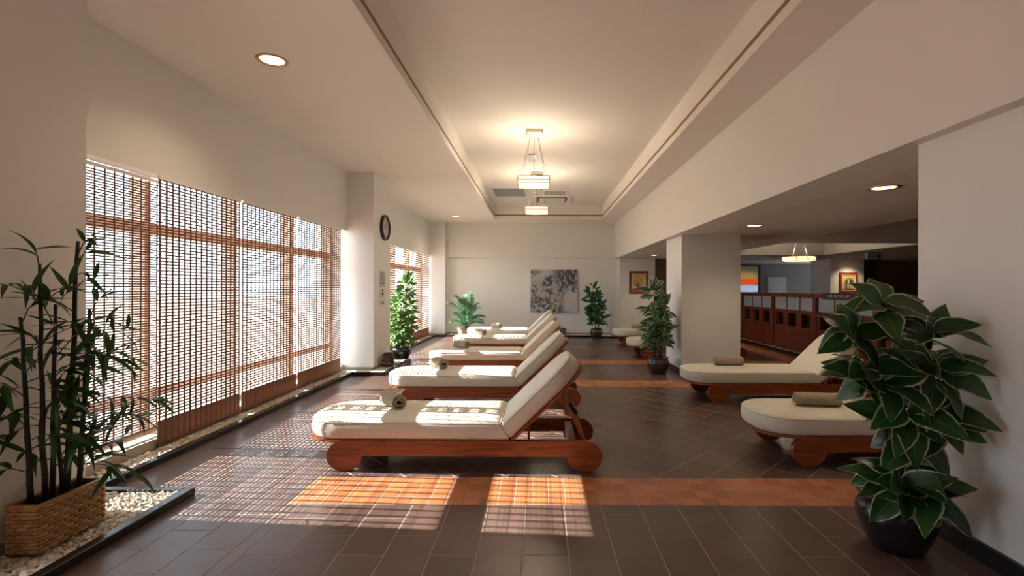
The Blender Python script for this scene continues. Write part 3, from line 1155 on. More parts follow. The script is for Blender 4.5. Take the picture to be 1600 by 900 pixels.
#        x      y      z     count, mean elevation
CL = [(-0.060, 0.02, 1.225, 11, 38), (-0.205, 0.03, 1.075, 10, 10), (0.115, -0.06, 1.09, 12, 12), (0.055, -0.16, 0.915, 15, 5), (-0.165, 0.00, 0.90, 13, 0), (-0.10, -0.08, 0.80, 7, 0),
      (-0.03, -0.10, 0.715, 13, -5), (0.125, -0.10, 0.70, 12, -10), (0.03, -0.05, 0.60, 8, -15), (-0.08, -0.13, 0.370, 18, -2), (0.04, -0.14, 0.33, 15, -12), (-0.04, -0.02, 0.40, 7, 15)]
trunks = [[(-0.03, 0, 0.26), (-0.05, 0.01, 0.55), (-0.06, 0.02, 0.85), (-0.055, 0.02, 1.23)], [(0.04, -0.01, 0.26), (0.08, -0.02, 0.55), (0.10, -0.05, 0.85), (0.13, -0.06, 1.10)], [(0, -0.03, 0.26), (-0.02, -0.05, 0.5), (-0.02, -0.08, 0.71)]]
for t, r in zip(trunks, (0.022, 0.017, 0.012)):
    MB().tube(t, [r, r * .9, r * .75, r * .45][:len(t)], 9).build('trunk', M['stem'], o, True)
for (x, y, z, n, el) in CL:
    # twig to the nearest trunk
    best = min((Vector(p) for t in trunks for p in t), key=lambda p: (p - Vector((x, y, z - 0.12))).length)
    if (best - Vector((x, y, z))).length > 0.06:
        MB().tube([best, (best + Vector((x, y, z))) / 2 + Vector((0, 0, -0.02)), (x, y, z)], [0.007, 0.006, 0.004], 6).build('twig', M['stem'], o, True)
    a0 = rp.uniform(0, 6.28)
    for k in range(n):
        az = a0 + 2.39996 * k
        e = R(el + rp.uniform(-48, 42) + (20 if k > n * 0.75 else 0))
        d = sph(az, e)
        s = rp.uniform(0.78, 1.12)
        # keep leaves off the wall: its face is 0.325 to the +x side
        reach = x + d.x * 0.23 * s
        if reach > 0.265:
            d.x = (0.265 - x) / (0.23 * s)
            d.y -= 0.35
            d.normalize()
        nn = Vector((0, -0.95, 0.8)) + Vector((rp.uniform(-.5, .5), rp.uniform(-.5, .3), 0))
        st = Vector((x, y, z)) + Vector((0, 0, rp.uniform(-0.05, 0.03))) + d * 0.012
        put_leaf(rp.choice(LB), o, st, d, nn, s)


# --- smaller bushy plants built on upright stems
def bushy(label, loc, r, h, potmat, height, spread, nleaf, L, Wd, mat, seed, z0=0.35, group=None, lean=(0, 0), droop=0.5, xmax=9.0):
    o = thing('potted_plant', label, 'plant', loc)
    rr = random.Random(seed)
    pot(o, r, h, potmat)
    lm = [leaf_mesh('leaf', L, Wd, mat, dr * droop, 0.12, 1.5, 0.03, 6, 4) for dr in (0.6, 1.2, 1.8)]
    stems = []
    for k in range(3):
        a = 2.1 * k + seed
        bx, by = 0.3 * r * math.cos(a), 0.3 * r * math.sin(a)
        tx, ty = spread * 0.28 * math.cos(a + 0.6) + lean[0], spread * 0.28 * math.sin(a + 0.6) + lean[1]
        hh = height * (1.0, 0.82, 0.66)[k]
        path = [Vector((bx + (tx - bx) * t, by + (ty - by) * t, h * 0.85 + (hh - h * 0.85) * t)) for t in (0, .25, .5, .75, 1)]
        for i in (1, 2, 3):
            path[i] += Vector((rr.uniform(-.015, .015), rr.uniform(-.015, .015), 0))
        MB().tube(path, [0.014, 0.012, 0.010, 0.008, 0.004], 7).build('stem', M['stem'], o, True)
        stems.append(path)
    for i in range(nleaf):
        path = rr.choice((stems[0], stems[0], stems[1], stems[1], stems[2]))
        t = rr.uniform(z0, 1.0)
        k = min(3, int(t * 4)); u = t * 4 - k
        p = path[k].lerp(path[k + 1], u)
        az = rr.uniform(0, 6.28)
        el = R(rr.uniform(-20, 45) + (35 if t > 0.93 else 0))
        d = sph(az, el)
        env = spread * (0.55 + 0.45 * math.sin(math.pi * min(1, (t - z0) / (1 - z0) * 0.8 + 0.1)))
        st = p + Vector((d.x, d.y, d.z * 0.5)) * max(0.0, env - L) * rr.uniform(0.1, 0.9)
        nn = Vector((rr.uniform(-.4, .4), -0.8 + rr.uniform(-.4, .3), 0.9))
        sc = rr.uniform(0.75, 1.15)
        if st.x + d.x * L * sc > xmax:
            st.x = min(st.x, xmax - 0.05); d.x = -abs(d.x) * 0.5; d.normalize()
        put_leaf(rr.choice(lm), o, st, d, nn, sc)
    return o

bushy('variegated leafy plant in a brown glazed pot at the square white pillar', (1.82, 7.42, 0), 0.165, 0.25, M['brownpot'], 1.32, 0.36, 240, 0.20, 0.105, M['leaf_mid'], 3, 0.22, xmax=0.25)
bushy('slender green plant in a dark pot before the back wall by the ink painting', (1.47, 12.58, 0), 0.165, 0.25, M['brownpot'], 1.34, 0.42, 190, 0.20, 0.105, M['leaf_plain'], 8, 0.18)
bushy('bushy light green plant in a dark pot just past the clock pilaster', (-2.50, 8.74, 0), 0.17, 0.25, M['blackpot'], 1.42, 0.38, 250, 0.20, 0.10, M['leaf_lightgreen'], 12, 0.12)

# --- palm in a wicker basket
o = thing('potted_palm', 'feathery palm in a round wicker basket in the window corner', 'plant', (-1.90, 12.46, 0))
mb = MB()
prof = []
for k in range(15):
    t = k / 14
    prof.append((0.165 + 0.065 * t + 0.006 * (k % 2), 0.27 * t))
prof += [(0.245, 0.275), (0.245, 0.29), (0.215, 0.29), (0.205, 0.24)]
b = mb.lathe(prof, 30, cap1=False).build('basket', M['basket'], o, True)
MB().lathe([(0.0, 0.25), (0.20, 0.245)], 20, cap0=False, cap1=False).build('soil', M['soil'], b)
rr = random.Random(5)
for k in range(22):
    az = 2.4 * k + 0.4
    el = R(82 - 2.7 * k + rr.uniform(-6, 6))
    L = rr.uniform(0.85, 1.15) if k < 13 else rr.uniform(0.6, 0.8)
    d = sph(az, el)
    pts = []
    for i in range(11):
        t = i / 10
        pts.append(Vector((0.03 * d.x, 0.03 * d.y, 0.24)) + Vector((d.x, d.y, 0)) * (L * t * (0.40 + 0.60 * t) * 0.78) + Vector((0, 0, L * math.sin(el) * t * 1.42 - L * 0.50 * t ** 2.8)))
    # keep clear of the back wall and pilaster
    for p in pts:
        p.y = min(p.y, 0.74); p.x = max(p.x, -0.60)
    fr = MB().tube(pts, [0.006 - 0.0045 * i / 10 for i in range(11)], 5).build('frond', M['leaf_palm'], o, True)
    v = []; f = []; uv = []
    for i in range(40):
        t = 0.24 + 0.76 * i / 39
        q = t * 10; a = min(9, int(q)); p = pts[a].lerp(pts[a + 1], q - a)
        tg = (pts[a + 1] - pts[a]).normalized()
        side = tg.cross(Vector((0, 0, 1)))
        if side.length < .1:
            side = Vector((d.y, -d.x, 0))
        side.normalize()
        ll = 0.25 * math.sin(math.pi * (0.18 + 0.74 * (t - 0.24) / 0.76)) * rr.uniform(0.85, 1.1)
        for sgn in (-1, 1):
            e = p + (side * sgn * 0.75 + tg * 0.65).normalized() * ll + Vector((0, 0, -ll * 0.42))
            m = p.lerp(e, 0.5) + Vector((0, 0, ll * 0.10))
            wv = tg * 0.0065
            n0 = len(v)
            v += [tuple(p), tuple(m - wv), tuple(m + wv), tuple(e)]
            uv += [(.5, 0), (0, .5), (1, .5), (.5, 1)]
            f += [(n0, n0 + 1, n0 + 2), (n0 + 1, n0 + 3, n0 + 2)]
    me = bpy.data.meshes.new('leaflets')
    me.from_pydata(v, [], f)
    ul = me.uv_layers.new(name='UVMap')
    for pl in me.polygons:
        for li, vi in zip(pl.loop_indices, pl.vertices):
            ul.data[li].uv = uv[vi]
    me.materials.append(M['leaf_palm'])
    obj('leaflets', me, fr)['kind'] = 'stuff'

# --- bamboo in the woven planter
PX0, PX1, PY0, PY1, PZ0, PH = -2.487, -2.335, 2.25, 2.60, 0.048, 0.228
o = thing('wicker_planter', 'rectangular woven wicker planter standing on the pebbles in the corner', 'planter', ((PX0 + PX1) / 2, (PY0 + PY1) / 2, PZ0))
hw, hl = (PX1 - PX0) / 2, (PY1 - PY0) / 2
mb = MB()
t = 0.012
mb.box(-hw, hw, -hl, hl, 0, 0.02)
mb.box(-hw, -hw + t, -hl, hl, 0.02, PH - 0.012); mb.box(hw - t, hw, -hl, hl, 0.02, PH - 0.012)
mb.box(-hw + t, hw - t, -hl, -hl + t, 0.02, PH - 0.012); mb.box(-hw + t, hw - t, hl - t, hl, 0.02, PH - 0.012)
mb.build('planter_body', M['wickerb'], o)
mb = MB()
mb.box(-hw - .004, -hw + t + .004, -hl - .004, hl + .004, PH - 0.012, PH); mb.box(hw - t - .004, hw + .004, -hl - .004, hl + .004, PH - 0.012, PH)
mb.box(-hw + t + .004, hw - t - .004, -hl - .004, -hl + t + .004, PH - 0.012, PH); mb.box(-hw + t + .004, hw - t - .004, hl - t - .004, hl + .004, PH - 0.012, PH)
mb.build('rim', M['wicker'], o)
def strand(w, h, b):
    mb = MB()
    nseg = 5
    for i in range(nseg + 1):
        u = i / nseg * 2 - 1
        d = b * (1 - u * u) + 0.0006
        mb.v += [(u * w / 2, 0, -h / 2), (u * w / 2, -d * 0.9, -h * 0.36), (u * w / 2, -d, 0), (u * w / 2, -d * 0.9, h * 0.36), (u * w / 2, 0, h / 2)]
    for i in range(nseg):
        for j in range(4):
            a = i * 5 + j
            mb.f.append((a, a + 5, a + 6, a + 1))
    return mb.mesh('strand', M['wicker'], True)
rows = 12
rh = (PH - 0.014) / rows
SM = {}
def weave(face_len, n, place):
    w = face_len / n
    for rI in range(rows):
        off = 0.5 * (rI % 2)
        for c in range(-1, n + 1):
            a = (c + off) * w; b = a + w
            a = max(0, a); b = min(face_len, b)
            if b - a < 0.006:
                continue
            key = (round(b - a, 3))
            if key not in SM:
                SM[key] = strand(b - a, rh * 0.94, 0.010)
            place(SM[key], (a + b) / 2, 0.004 + rh * (rI + 0.5))
weave(2 * hl, 7, lambda me, u, z: obj('strand', me, o, loc=(hw, -hl + u, z), rot=(0, 0, R(90))))
weave(2 * hw, 3, lambda me, u, z: obj('strand', me, o, loc=(-hw + u, -hl, z)))
weave(2 * hw, 3, lambda me, u, z: obj('strand', me, o, loc=(-hw + u, hl, z), rot=(0, 0, R(180))))
mb = MB().box(-hw + t, hw - t, -hl + t, hl - t, 0.02, PH - 0.045)
mb.build('soil', M['soil'], o)

o = thing('bamboo_plant', 'tall dark-caned bamboo growing from the woven planter', 'plant', ((PX0 + PX1) / 2, (PY0 + PY1) / 2, PZ0 + PH - 0.045))
rr = random.Random(33)
BL = [leaf_mesh('leaf', 0.165, 0.029, M['leaf_bamboo'], dr, 0.25, 1.4, 0, 7, 2) for dr in (0.3, 0.8, 1.3)]
canes = [((-0.045, -0.09), (-0.085, -0.10), 0.92, 0.0135), ((-0.02, -0.05), (-0.03, -0.07), 1.18, 0.013), ((-0.035, 0.0), (0.00, -0.02), 0.98, 0.0125), ((0.01, 0.03), (0.045, 0.05), 1.30, 0.015),
         ((0.03, 0.07), (0.06, 0.10), 0.95, 0.013), ((0.0, 0.10), (0.03, 0.13), 0.70, 0.010), ((-0.03, 0.05), (-0.02, 0.0), 0.62, 0.010)]
nl = 0
def inside(p):
    """stay off the pilaster face (local x) and the window blinds beyond it"""
    wx = p.x + o.location.x; wy = p.y + o.location.y
    return wx > XP + 0.014
for ci, ((bx, by), (tx, ty), hgt, r0) in enumerate(canes):
    path = []
    for i in range(9):
        t = i / 8
        path.append(Vector((bx + (tx - bx) * t + rr.uniform(-.004, .004), by + (ty - by) * t + rr.uniform(-.004, .004), hgt * t)))
    rads = [r0 * (1 - 0.45 * i / 8) for i in range(9)]
    mb = MB().tube(path, rads, 8)
    for i in range(1, 8):
        mb.tube([path[i] - Vector((0, 0, .004)), path[i], path[i] + Vector((0, 0, .004))], [rads[i], rads[i] * 1.22, rads[i]], 8)
    mb.build('cane', M['cane'], o, True)
    # twigs with sprays of leaves
    nt_ = 11 if hgt > 0.9 else 6
    for k in range(nt_):
        t = 0.16 + 0.84 * (k + rr.random() * .6) / nt_
        q = min(7.99, t * 8); a = int(q); p = path[a].lerp(path[a + 1], q - a)
        az = rr.uniform(R(-75), R(75)) + (R(180) if rr.random() < 0.16 else 0)
        if ci < 2 and rr.random() < .5:
            az = rr.uniform(R(-130), R(-60))
        d = sph(az, R(rr.uniform(5, 60)))
        L = rr.uniform(0.12, 0.36) if k < nt_ - 1 else 0.14
        if k == nt_ - 1:
            d = Vector((d.x * .4, d.y * .4, 1)).normalized()
        e = p + d * L + Vector((0, 0, -0.05 * L / 0.3))
        if not inside(e):
            e.x += 2 * max(0, (XP + 0.04) - (e.x + o.location.x))
        m = (p + e) / 2 + Vector((0, 0, 0.02))
        tw = MB().tube([p, m, e], [0.0032, 0.0024, 0.0014], 5).build('twig', M['cane'], o, True)
        for j in range(rr.randint(4, 5)):
            if nl >= 298:
                break
            u = rr.uniform(0.45, 1.0) if j else 1.0
            s0 = (p.lerp(m, u * 2) if u < .5 else m.lerp(e, u * 2 - 1))
            ld = (d + Vector((rr.uniform(-.9, .9), rr.uniform(-.9, .9), rr.uniform(-.8, .35)))).normalized()
            sc = rr.uniform(0.65, 1.15)
            if not inside(s0 + ld * 0.185 * sc):
                ld.x = abs(ld.x)
                if not inside(s0 + ld * 0.185 * sc):
                    continue
            put_leaf(rr.choice(BL), o, s0, ld, Vector((rr.uniform(-.5, .5), rr.uniform(-.6, .3), 1)), sc)
            nl += 1


# ------------------------------------------------------------------ stone cube lanterns
def lantern(label, loc, s, h, mat, rz=0.0):
    o = thing('cube_lantern', label, 'lantern', loc, rz, 'cube lanterns on the pebbles')
    MB().bbox(-s / 2, s / 2, -s / 2, s / 2, 0, h, 0.012).build('lantern_body', mat, o)
    rr = random.Random(int(s * 1000))
    mb = MB()
    for k in range(60):
        a = rr.choice((0, 1, 2, 3)); u = rr.uniform(-.44, .44) * s; z = rr.uniform(0.06, 0.94) * h; r = rr.uniform(0.006, 0.013)
        n0 = len(mb.v)
        for i in range(6):
            t = i * math.pi / 3
            du, dz = r * math.cos(t), r * math.sin(t)
            e = s / 2 + 0.003
            mb.v.append({0: (u + du, -e, z + dz), 1: (e, u + du, z + dz), 2: (u + du, e, z + dz), 3: (-e, u + du, z + dz)}[a])
        mb.f.append(tuple(n0 + i for i in (range(6) if a in (0, 1) else reversed(range(6)))))
        mb.tone += [0.5] * 6
    mb.build('chips', M['basket'] if mat is M['lava'] else M['signgrey'], o)['kind'] = 'stuff'
    MB().bbox(-s * .3, s * .3, -s * .3, s * .3, h, h + 0.012, 0.004).build('cap', mat, o)
lantern('dark speckled cube lantern at the foot of the clock pilaster', (-2.425, 7.72, 0.048), 0.165, 0.20, M['lava'], R(8))
lantern('dark speckled cube lantern on pebbles behind the bushy light green plant', (-2.895, 10.9, 0.048), 0.115, 0.15, M['lava'], R(5))
lantern('grey speckled cube lantern at the back wall under the ink painting', (0.62, 13.05, 0.052), 0.17, 0.16, M['lavag'], 0)


# ------------------------------------------------------------------ lights in the room
def downlight(label, x, y, z, power, r=0.115, spot=100):
    o = thing('downlight', label, 'downlight', (x, y, z), 0, 'round recessed ceiling downlights')
    MB().lathe([(r, 0.0), (r, -0.006), (r * 0.93, -0.010), (r * 0.78, -0.006), (r * 0.74, 0.0)], 30, cap0=False, cap1=False).build('trim_ring', M['brass'], o, True)
    MB().lathe([(r * 0.76, -0.001), (r * 0.5, -0.003), (0.001, -0.004)], 30, cap0=False).build('lens', M['downglow'], o, True)
    ld = bpy.data.lights.new('downlight_bulb', 'SPOT')
    ld.energy = power; ld.color = (1.0, 0.77, 0.50); ld.spot_size = R(spot + 40); ld.spot_blend = 0.9; ld.shadow_soft_size = 0.08
    l = bpy.data.objects.new('downlight_bulb', ld); COL.objects.link(l); l.parent = o; l.location = (0, 0, -0.03)
    return o
DP = 45
downlight('round warm downlight in the ceiling near the large window', -2.095, 3.77, ZC, DP)
downlight('small-looking warm downlight over the palm corner', -2.10, 11.98, ZC, DP)
downlight('round warm downlight in the low ceiling above the lounger by the white wall', 2.75, 3.87, ZB, DP * .75)
downlight('round warm downlight in the low ceiling before the square pillar', 2.745, 6.20, ZB, DP * .75)
downlight('round warm downlight in the low ceiling by the flower painting', 2.80, 11.9, ZB, DP * .75)
downlight('round warm downlight over the framed figure painting', 8.25, 12.7, ZB, DP * .9, 0.08, 80)


def pendant(label, x, y, zc, zb, w, hgt, power, n=4):
    """lantern of glowing panels in brass bands, hung on wires from a metal canopy"""
    o = thing('pendant_lamp', label, 'lamp', (x, y, zb), 0, 'brass-banded pendant lamps')
    H = zc - zb
    rr_ = w / 2 / math.cos(math.pi / n)
    corners = [(rr_ * math.cos(2 * math.pi * (k + .5) / n), rr_ * math.sin(2 * math.pi * (k + .5) / n)) for k in range(n)]
    MB().bbox(-0.11, 0.11, -0.11, 0.11, H - 0.04, H, 0.004).build('canopy', M['chrome'], o)
    for k in range(n):
        a, b = corners[k], corners[(k + 1) % n]
        q = MB()
        ins = 0.985
        q.poly([(a[0] * ins, a[1] * ins, 0.004), (b[0] * ins, b[1] * ins, 0.004), (b[0] * ins, b[1] * ins, hgt - 0.004), (a[0] * ins, a[1] * ins, hgt - 0.004)])
        q.build('glass_panel', M['lampglow'], o)
        MB().tube([(a[0], a[1], 0), (a[0], a[1], hgt)], 0.007, 6).build('corner_post', M['brass'], o, True)
    for z in (0.0, hgt * 0.42, hgt):
        m2 = MB()
        for k in range(n):
            a, b = corners[k], corners[(k + 1) % n]
            m2.tube([(a[0], a[1], z), (b[0], b[1], z)], 0.006, 6)
        m2.build('band', M['brass'], o, True)
    MB().poly([(c[0] * .97, c[1] * .97, 0.002) for c in reversed(corners)]).build('bottom_panel', M['lampglow'], o)
    for k in range(min(4, n)):
        c = corners[k * n // min(4, n)]
        MB().tube([(c[0] * 0.82, c[1] * 0.82, hgt), (c[0] * .22, c[1] * .22, H - 0.04)], 0.0028, 5).build('wire', M['wire'], o)
    MB().tube([(0, 0, hgt), (0, 0, H - 0.04)], 0.004, 5).build('cord', M['wire'], o)
    ld = bpy.data.lights.new('pendant_bulb', 'POINT')
    ld.energy = power; ld.color = (1.0, 0.83, 0.62); ld.shadow_soft_size = 0.03
    l = bpy.data.objects.new('pendant_bulb', ld); COL.objects.link(l); l.parent = o; l.location = (0, 0, hgt * 0.5)
    return o
PP = 30
pendant('square brass-banded pendant lamp hanging lower in the tray, with long wires showing', -0.09, 6.62, 3.44, 2.705, 0.42, 0.085, PP)
pendant('square brass-banded pendant lamp in front of the air conditioner cassette', -0.07, 9.03, 3.44, 2.705, 0.42, 0.085, PP)
pendant('round-looking glowing pendant lamp over the wooden screen in the side room', 5.40, 10.1, 2.40, 1.885, 0.60, 0.085, PP * .6, 10)

# ceiling fittings in the tray
o = thing('air_conditioner', 'white square ceiling air conditioner cassette with dark grille', 'air conditioner', (0.27, 11.58, 3.44))
MB().bbox(-0.47, 0.47, -0.47, 0.47, -0.03, 0, 0.010).build('cover', M['white'], o)
mb = MB()
def rrect(w, h, r, z, seg=6):
    return [(x, y, z) for x, y in [(p[0] - w, p[1] - h) for p in outline(0, 2 * w, 2 * h, r, r, seg)]]
mb = MB().prism([(p[0] - 0.36, p[1] - 0.36) for p in outline(0, 0.72, 0.72, 0.12, 0.12, 6)], -0.036, -0.03, 'z')
mb.build('air_slot', M['black'], o)
MB().prism([(p[0] - 0.31, p[1] - 0.31) for p in outline(0, 0.62, 0.62, 0.09, 0.09, 6)], -0.048, -0.036, 'z').build('inner_panel', M['white'], o)
MB().box(-0.22, 0.22, -0.24, 0.24, -0.052, -0.048).build('grille_back', M['cove'], o)
for k in range(12):
    MB().box(-0.22, 0.22, -0.235 + k * 0.041, -0.22 + k * 0.041, -0.058, -0.052).build('grille_bar', M['white'], o)
o = thing('air_vent', 'white slatted air vent beside the air conditioner', 'vent', (0.33, 10.84, 3.44))
MB().box(-0.27, 0.27, -0.26, 0.26, -0.012, 0).build('vent_frame', M['white'], o)
MB().box(-0.235, 0.235, -0.225, 0.225, -0.014, -0.012).build('vent_back', M['grey'], o)
for k in range(15):
    x = -0.225 + k * 0.032
    MB().box(x - 0.006, x + 0.006, -0.225, 0.225, -0.022, -0.014).build('vent_slat', M['white'], o)
o = thing('access_panel', 'dark grey rectangular panel set in the ceiling tray', 'panel', (-0.69, 10.78, 3.44))
MB().box(-0.37, 0.37, -0.46, 0.46, -0.012, 0).build('panel_frame', M['white'], o)
MB().box(-0.345, 0.345, -0.435, 0.435, -0.016, -0.012).build('panel_sheet', M['grey'], o)
o = thing('ceiling_sensor', 'small grey square plate hanging by the wires of the nearer pendant', 'sensor', (-0.14, 7.95, 3.44))
MB().box(-0.07, 0.07, -0.20, 0.20, -0.012, 0).build('sensor_frame', M['signgrey'], o)
MB().box(-0.055, 0.055, -0.185, 0.185, -0.016, -0.012).build('sensor_plate', M['grey'], o)
o = thing('smoke_detector', 'round white smoke detector between the panel and the vent', 'smoke detector', (-0.10, 10.8, 3.44))
MB().lathe([(0.065, 0), (0.065, -0.012), (0.05, -0.03), (0.02, -0.036)], 20, cap0=False).build('detector_body', M['white'], o, True)
MB().lathe([(0.072, 0.0), (0.072, -0.004)], 20).build('detector_base', M['white'], o)
o = thing('smoke_detector', 'round white smoke detector on the side-room ceiling', 'smoke detector', (5.85, 12.4, ZB))
MB().lathe([(0.065, 0), (0.065, -0.012), (0.05, -0.03), (0.02, -0.036)], 20, cap0=False).build('detector_body', M['white'], o, True)
MB().lathe([(0.072, 0.0), (0.072, -0.004)], 20).build('detector_base', M['white'], o)


# ------------------------------------------------------------------ clock and notices on the pilaster
o = thing('wall_clock', 'round wall clock with dark rim on the pilaster', 'clock', (XP, 7.90, 2.275))
o.rotation_euler = (R(90), 0, R(90))           # local z points out of the wall
MB().lathe([(0.205, 0), (0.21, 0.02), (0.205, 0.045), (0.19, 0.05), (0.178, 0.04), (0.176, 0.022)], 40, cap1=False).build('rim', M['black'], o, True)
fc = MB().lathe([(0.178, 0.020), (0.001, 0.022)], 40, cap0=False).build('face', M['clockface'], o)
for k in range(12):
    t = R(30 * k)
    w = 0.006 if k % 3 else 0.010
    c, s = math.cos(t), math.sin(t)
    pts = [(0.135, -w / 2), (0.165, -w / 2), (0.165, w / 2), (0.135, w / 2)]
    MB().prism([(x * c - y * s, x * s + y * c) for x, y in pts], 0.0225, 0.024, 'z').build('hour_mark', M['ink'], fc)
for nm, ang, ln, w in (('hour_hand', 168, 0.085, 0.010), ('minute_hand', 75, 0.13, 0.007)):
    t = R(ang); c, s = math.cos(t), math.sin(t)
    pts = [(-0.02, -w / 2), (ln, -w / 2.5), (ln, w / 2.5), (-0.02, w / 2)]
    MB().prism([(x * c - y * s, x * s + y * c) for x, y in pts], 0.026, 0.028, 'z').build(nm, M['ink'], o)

def notice(label, y, z0, z1, w, mat, marks):
    o = thing('wall_notice', label, 'notice', (XP, y, z0))
    H = z1 - z0
    MB().box(0, 0.008, -w / 2, w / 2, 0, H).build('plate', mat, o)
    for (a, b, c, d) in marks:
        MB().box(0.008, 0.0088, -w / 2 + a * w, -w / 2 + b * w, c * H, d * H).build('print', M['ink'], o)
    return o
notice('tall grey notice plate with rows of small print below the clock', 7.82, 1.31, 1.565, 0.24, M['signgrey'],
       [(0.12, 0.88 if k % 3 else 0.6, 0.10 + 0.085 * k, 0.125 + 0.085 * k) for k in range(10)])
n2 = notice('white plate with a dark standing figure, below the tall grey notice', 7.82, 1.125, 1.285, 0.24, M['signwhite'], [(0.42, 0.58, 0.12, 0.60), (0.30, 0.70, 0.40, 0.60)])
MB().prism([(0.035 * math.cos(R(30 * k)), 0.125 + 0.018 * math.sin(R(30 * k))) for k in range(12)], 0.008, 0.0088, 'x').build('print', M['ink'], n2)
notice('small white plate, lowest of the three on the pilaster', 7.82, 1.00, 1.105, 0.24, M['signwhite'], [(0.25, 0.75, 0.62, 0.72), (0.2, 0.8, 0.36, 0.48)])


# ------------------------------------------------------------------ paintings
def ramp_mix(nt, fac, a, b):
    m = _n(nt, 'ShaderNodeMix', data_type='RGBA')
    if isinstance(a, tuple):
        m.inputs['A'].default_value = a + (1,)
    else:
        nt.links.new(a, m.inputs['A'])
    if isinstance(b, tuple):
        m.inputs['B'].default_value = b + (1,)
    else:
        nt.links.new(b, m.inputs['B'])
    nt.links.new(fac, m.inputs['Factor'])
    return m.outputs['Result']


def blob(nt, co, cx, cy, rx, ry, soft=0.5, rot=0.0):
    mp = _n(nt, 'ShaderNodeMapping', vector_type='TEXTURE')
    mp.inputs['Location'].default_value = (cx, cy, 0)
    mp.inputs['Rotation'].default_value = (0, 0, rot)
    mp.inputs['Scale'].default_value = (rx, ry, 1)
    nt.links.new(co, mp.inputs['Vector'])
    le = _n(nt, 'ShaderNodeVectorMath', operation='LENGTH')
    nt.links.new(mp.outputs['Vector'], le.inputs[0])
    mr = _n(nt, 'ShaderNodeMapRange', interpolation_type='SMOOTHSTEP')
    mr.inputs['From Min'].default_value = 1.0 + soft
    mr.inputs['From Max'].default_value = 1.0 - soft
    nt.links.new(le.outputs['Value'], mr.inputs['Value'])
    return mr.outputs['Result']


def mth(nt, op, a, b):
    m = _n(nt, 'ShaderNodeMath', operation=op)
    m.use_clamp = True
    for i, x in enumerate((a, b)):
        if isinstance(x, (int, float)):
            m.inputs[i].default_value = x
        else:
            nt.links.new(x, m.inputs[i])
    return m.outputs[0]


def canvas_coords(nt, distort=0.0, dscale=6):
    uv = _n(nt, 'ShaderNodeUVMap')
    sp = _n(nt, 'ShaderNodeSeparateXYZ')
    nt.links.new(uv.outputs['UV'], sp.inputs[0])
    cm = _n(nt, 'ShaderNodeCombineXYZ')
    nt.links.new(sp.outputs['X'], cm.inputs[0]); nt.links.new(sp.outputs['Y'], cm.inputs[1])
    if not distort:
        return cm.outputs[0]
    nz = _n(nt, 'ShaderNodeTexNoise'); nz.inputs['Scale'].default_value = dscale
    nt.links.new(cm.outputs[0], nz.inputs['Vector'])
    sb = _n(nt, 'ShaderNodeVectorMath', operation='SUBTRACT'); sb.inputs[1].default_value = (.5, .5, .5)
    nt.links.new(nz.outputs['Color'], sb.inputs[0])
    ml = _n(nt, 'ShaderNodeVectorMath', operation='SCALE'); ml.inputs['Scale'].default_value = distort
    nt.links.new(sb.outputs[0], ml.inputs[0])
    ad = _n(nt, 'ShaderNodeVectorMath', operation='ADD')
    nt.links.new(cm.outputs[0], ad.inputs[0]); nt.links.new(ml.outputs[0], ad.inputs[1])
    return ad.outputs[0]


def noise_thr(nt, co, scale, lo, hi, detail=6, dist=0.0, stretch=None, rot=0.0):
    mp = _n(nt, 'ShaderNodeMapping')
    if stretch:
        mp.inputs['Scale'].default_value = stretch
    mp.inputs['Rotation'].default_value = (0, 0, rot)
    nt.links.new(co, mp.inputs['Vector'])
    nz = _n(nt, 'ShaderNodeTexNoise')
    nz.inputs['Scale'].default_value = scale; nz.inputs['Detail'].default_value = detail; nz.inputs['Distortion'].default_value = dist
    nt.links.new(mp.outputs[0], nz.inputs['Vector'])
    mr = _n(nt, 'ShaderNodeMapRange')
    mr.inputs['From Min'].default_value = lo; mr.inputs['From Max'].default_value = hi
    nt.links.new(nz.outputs['Fac'], mr.inputs['Value'])
    return mr.outputs['Result']


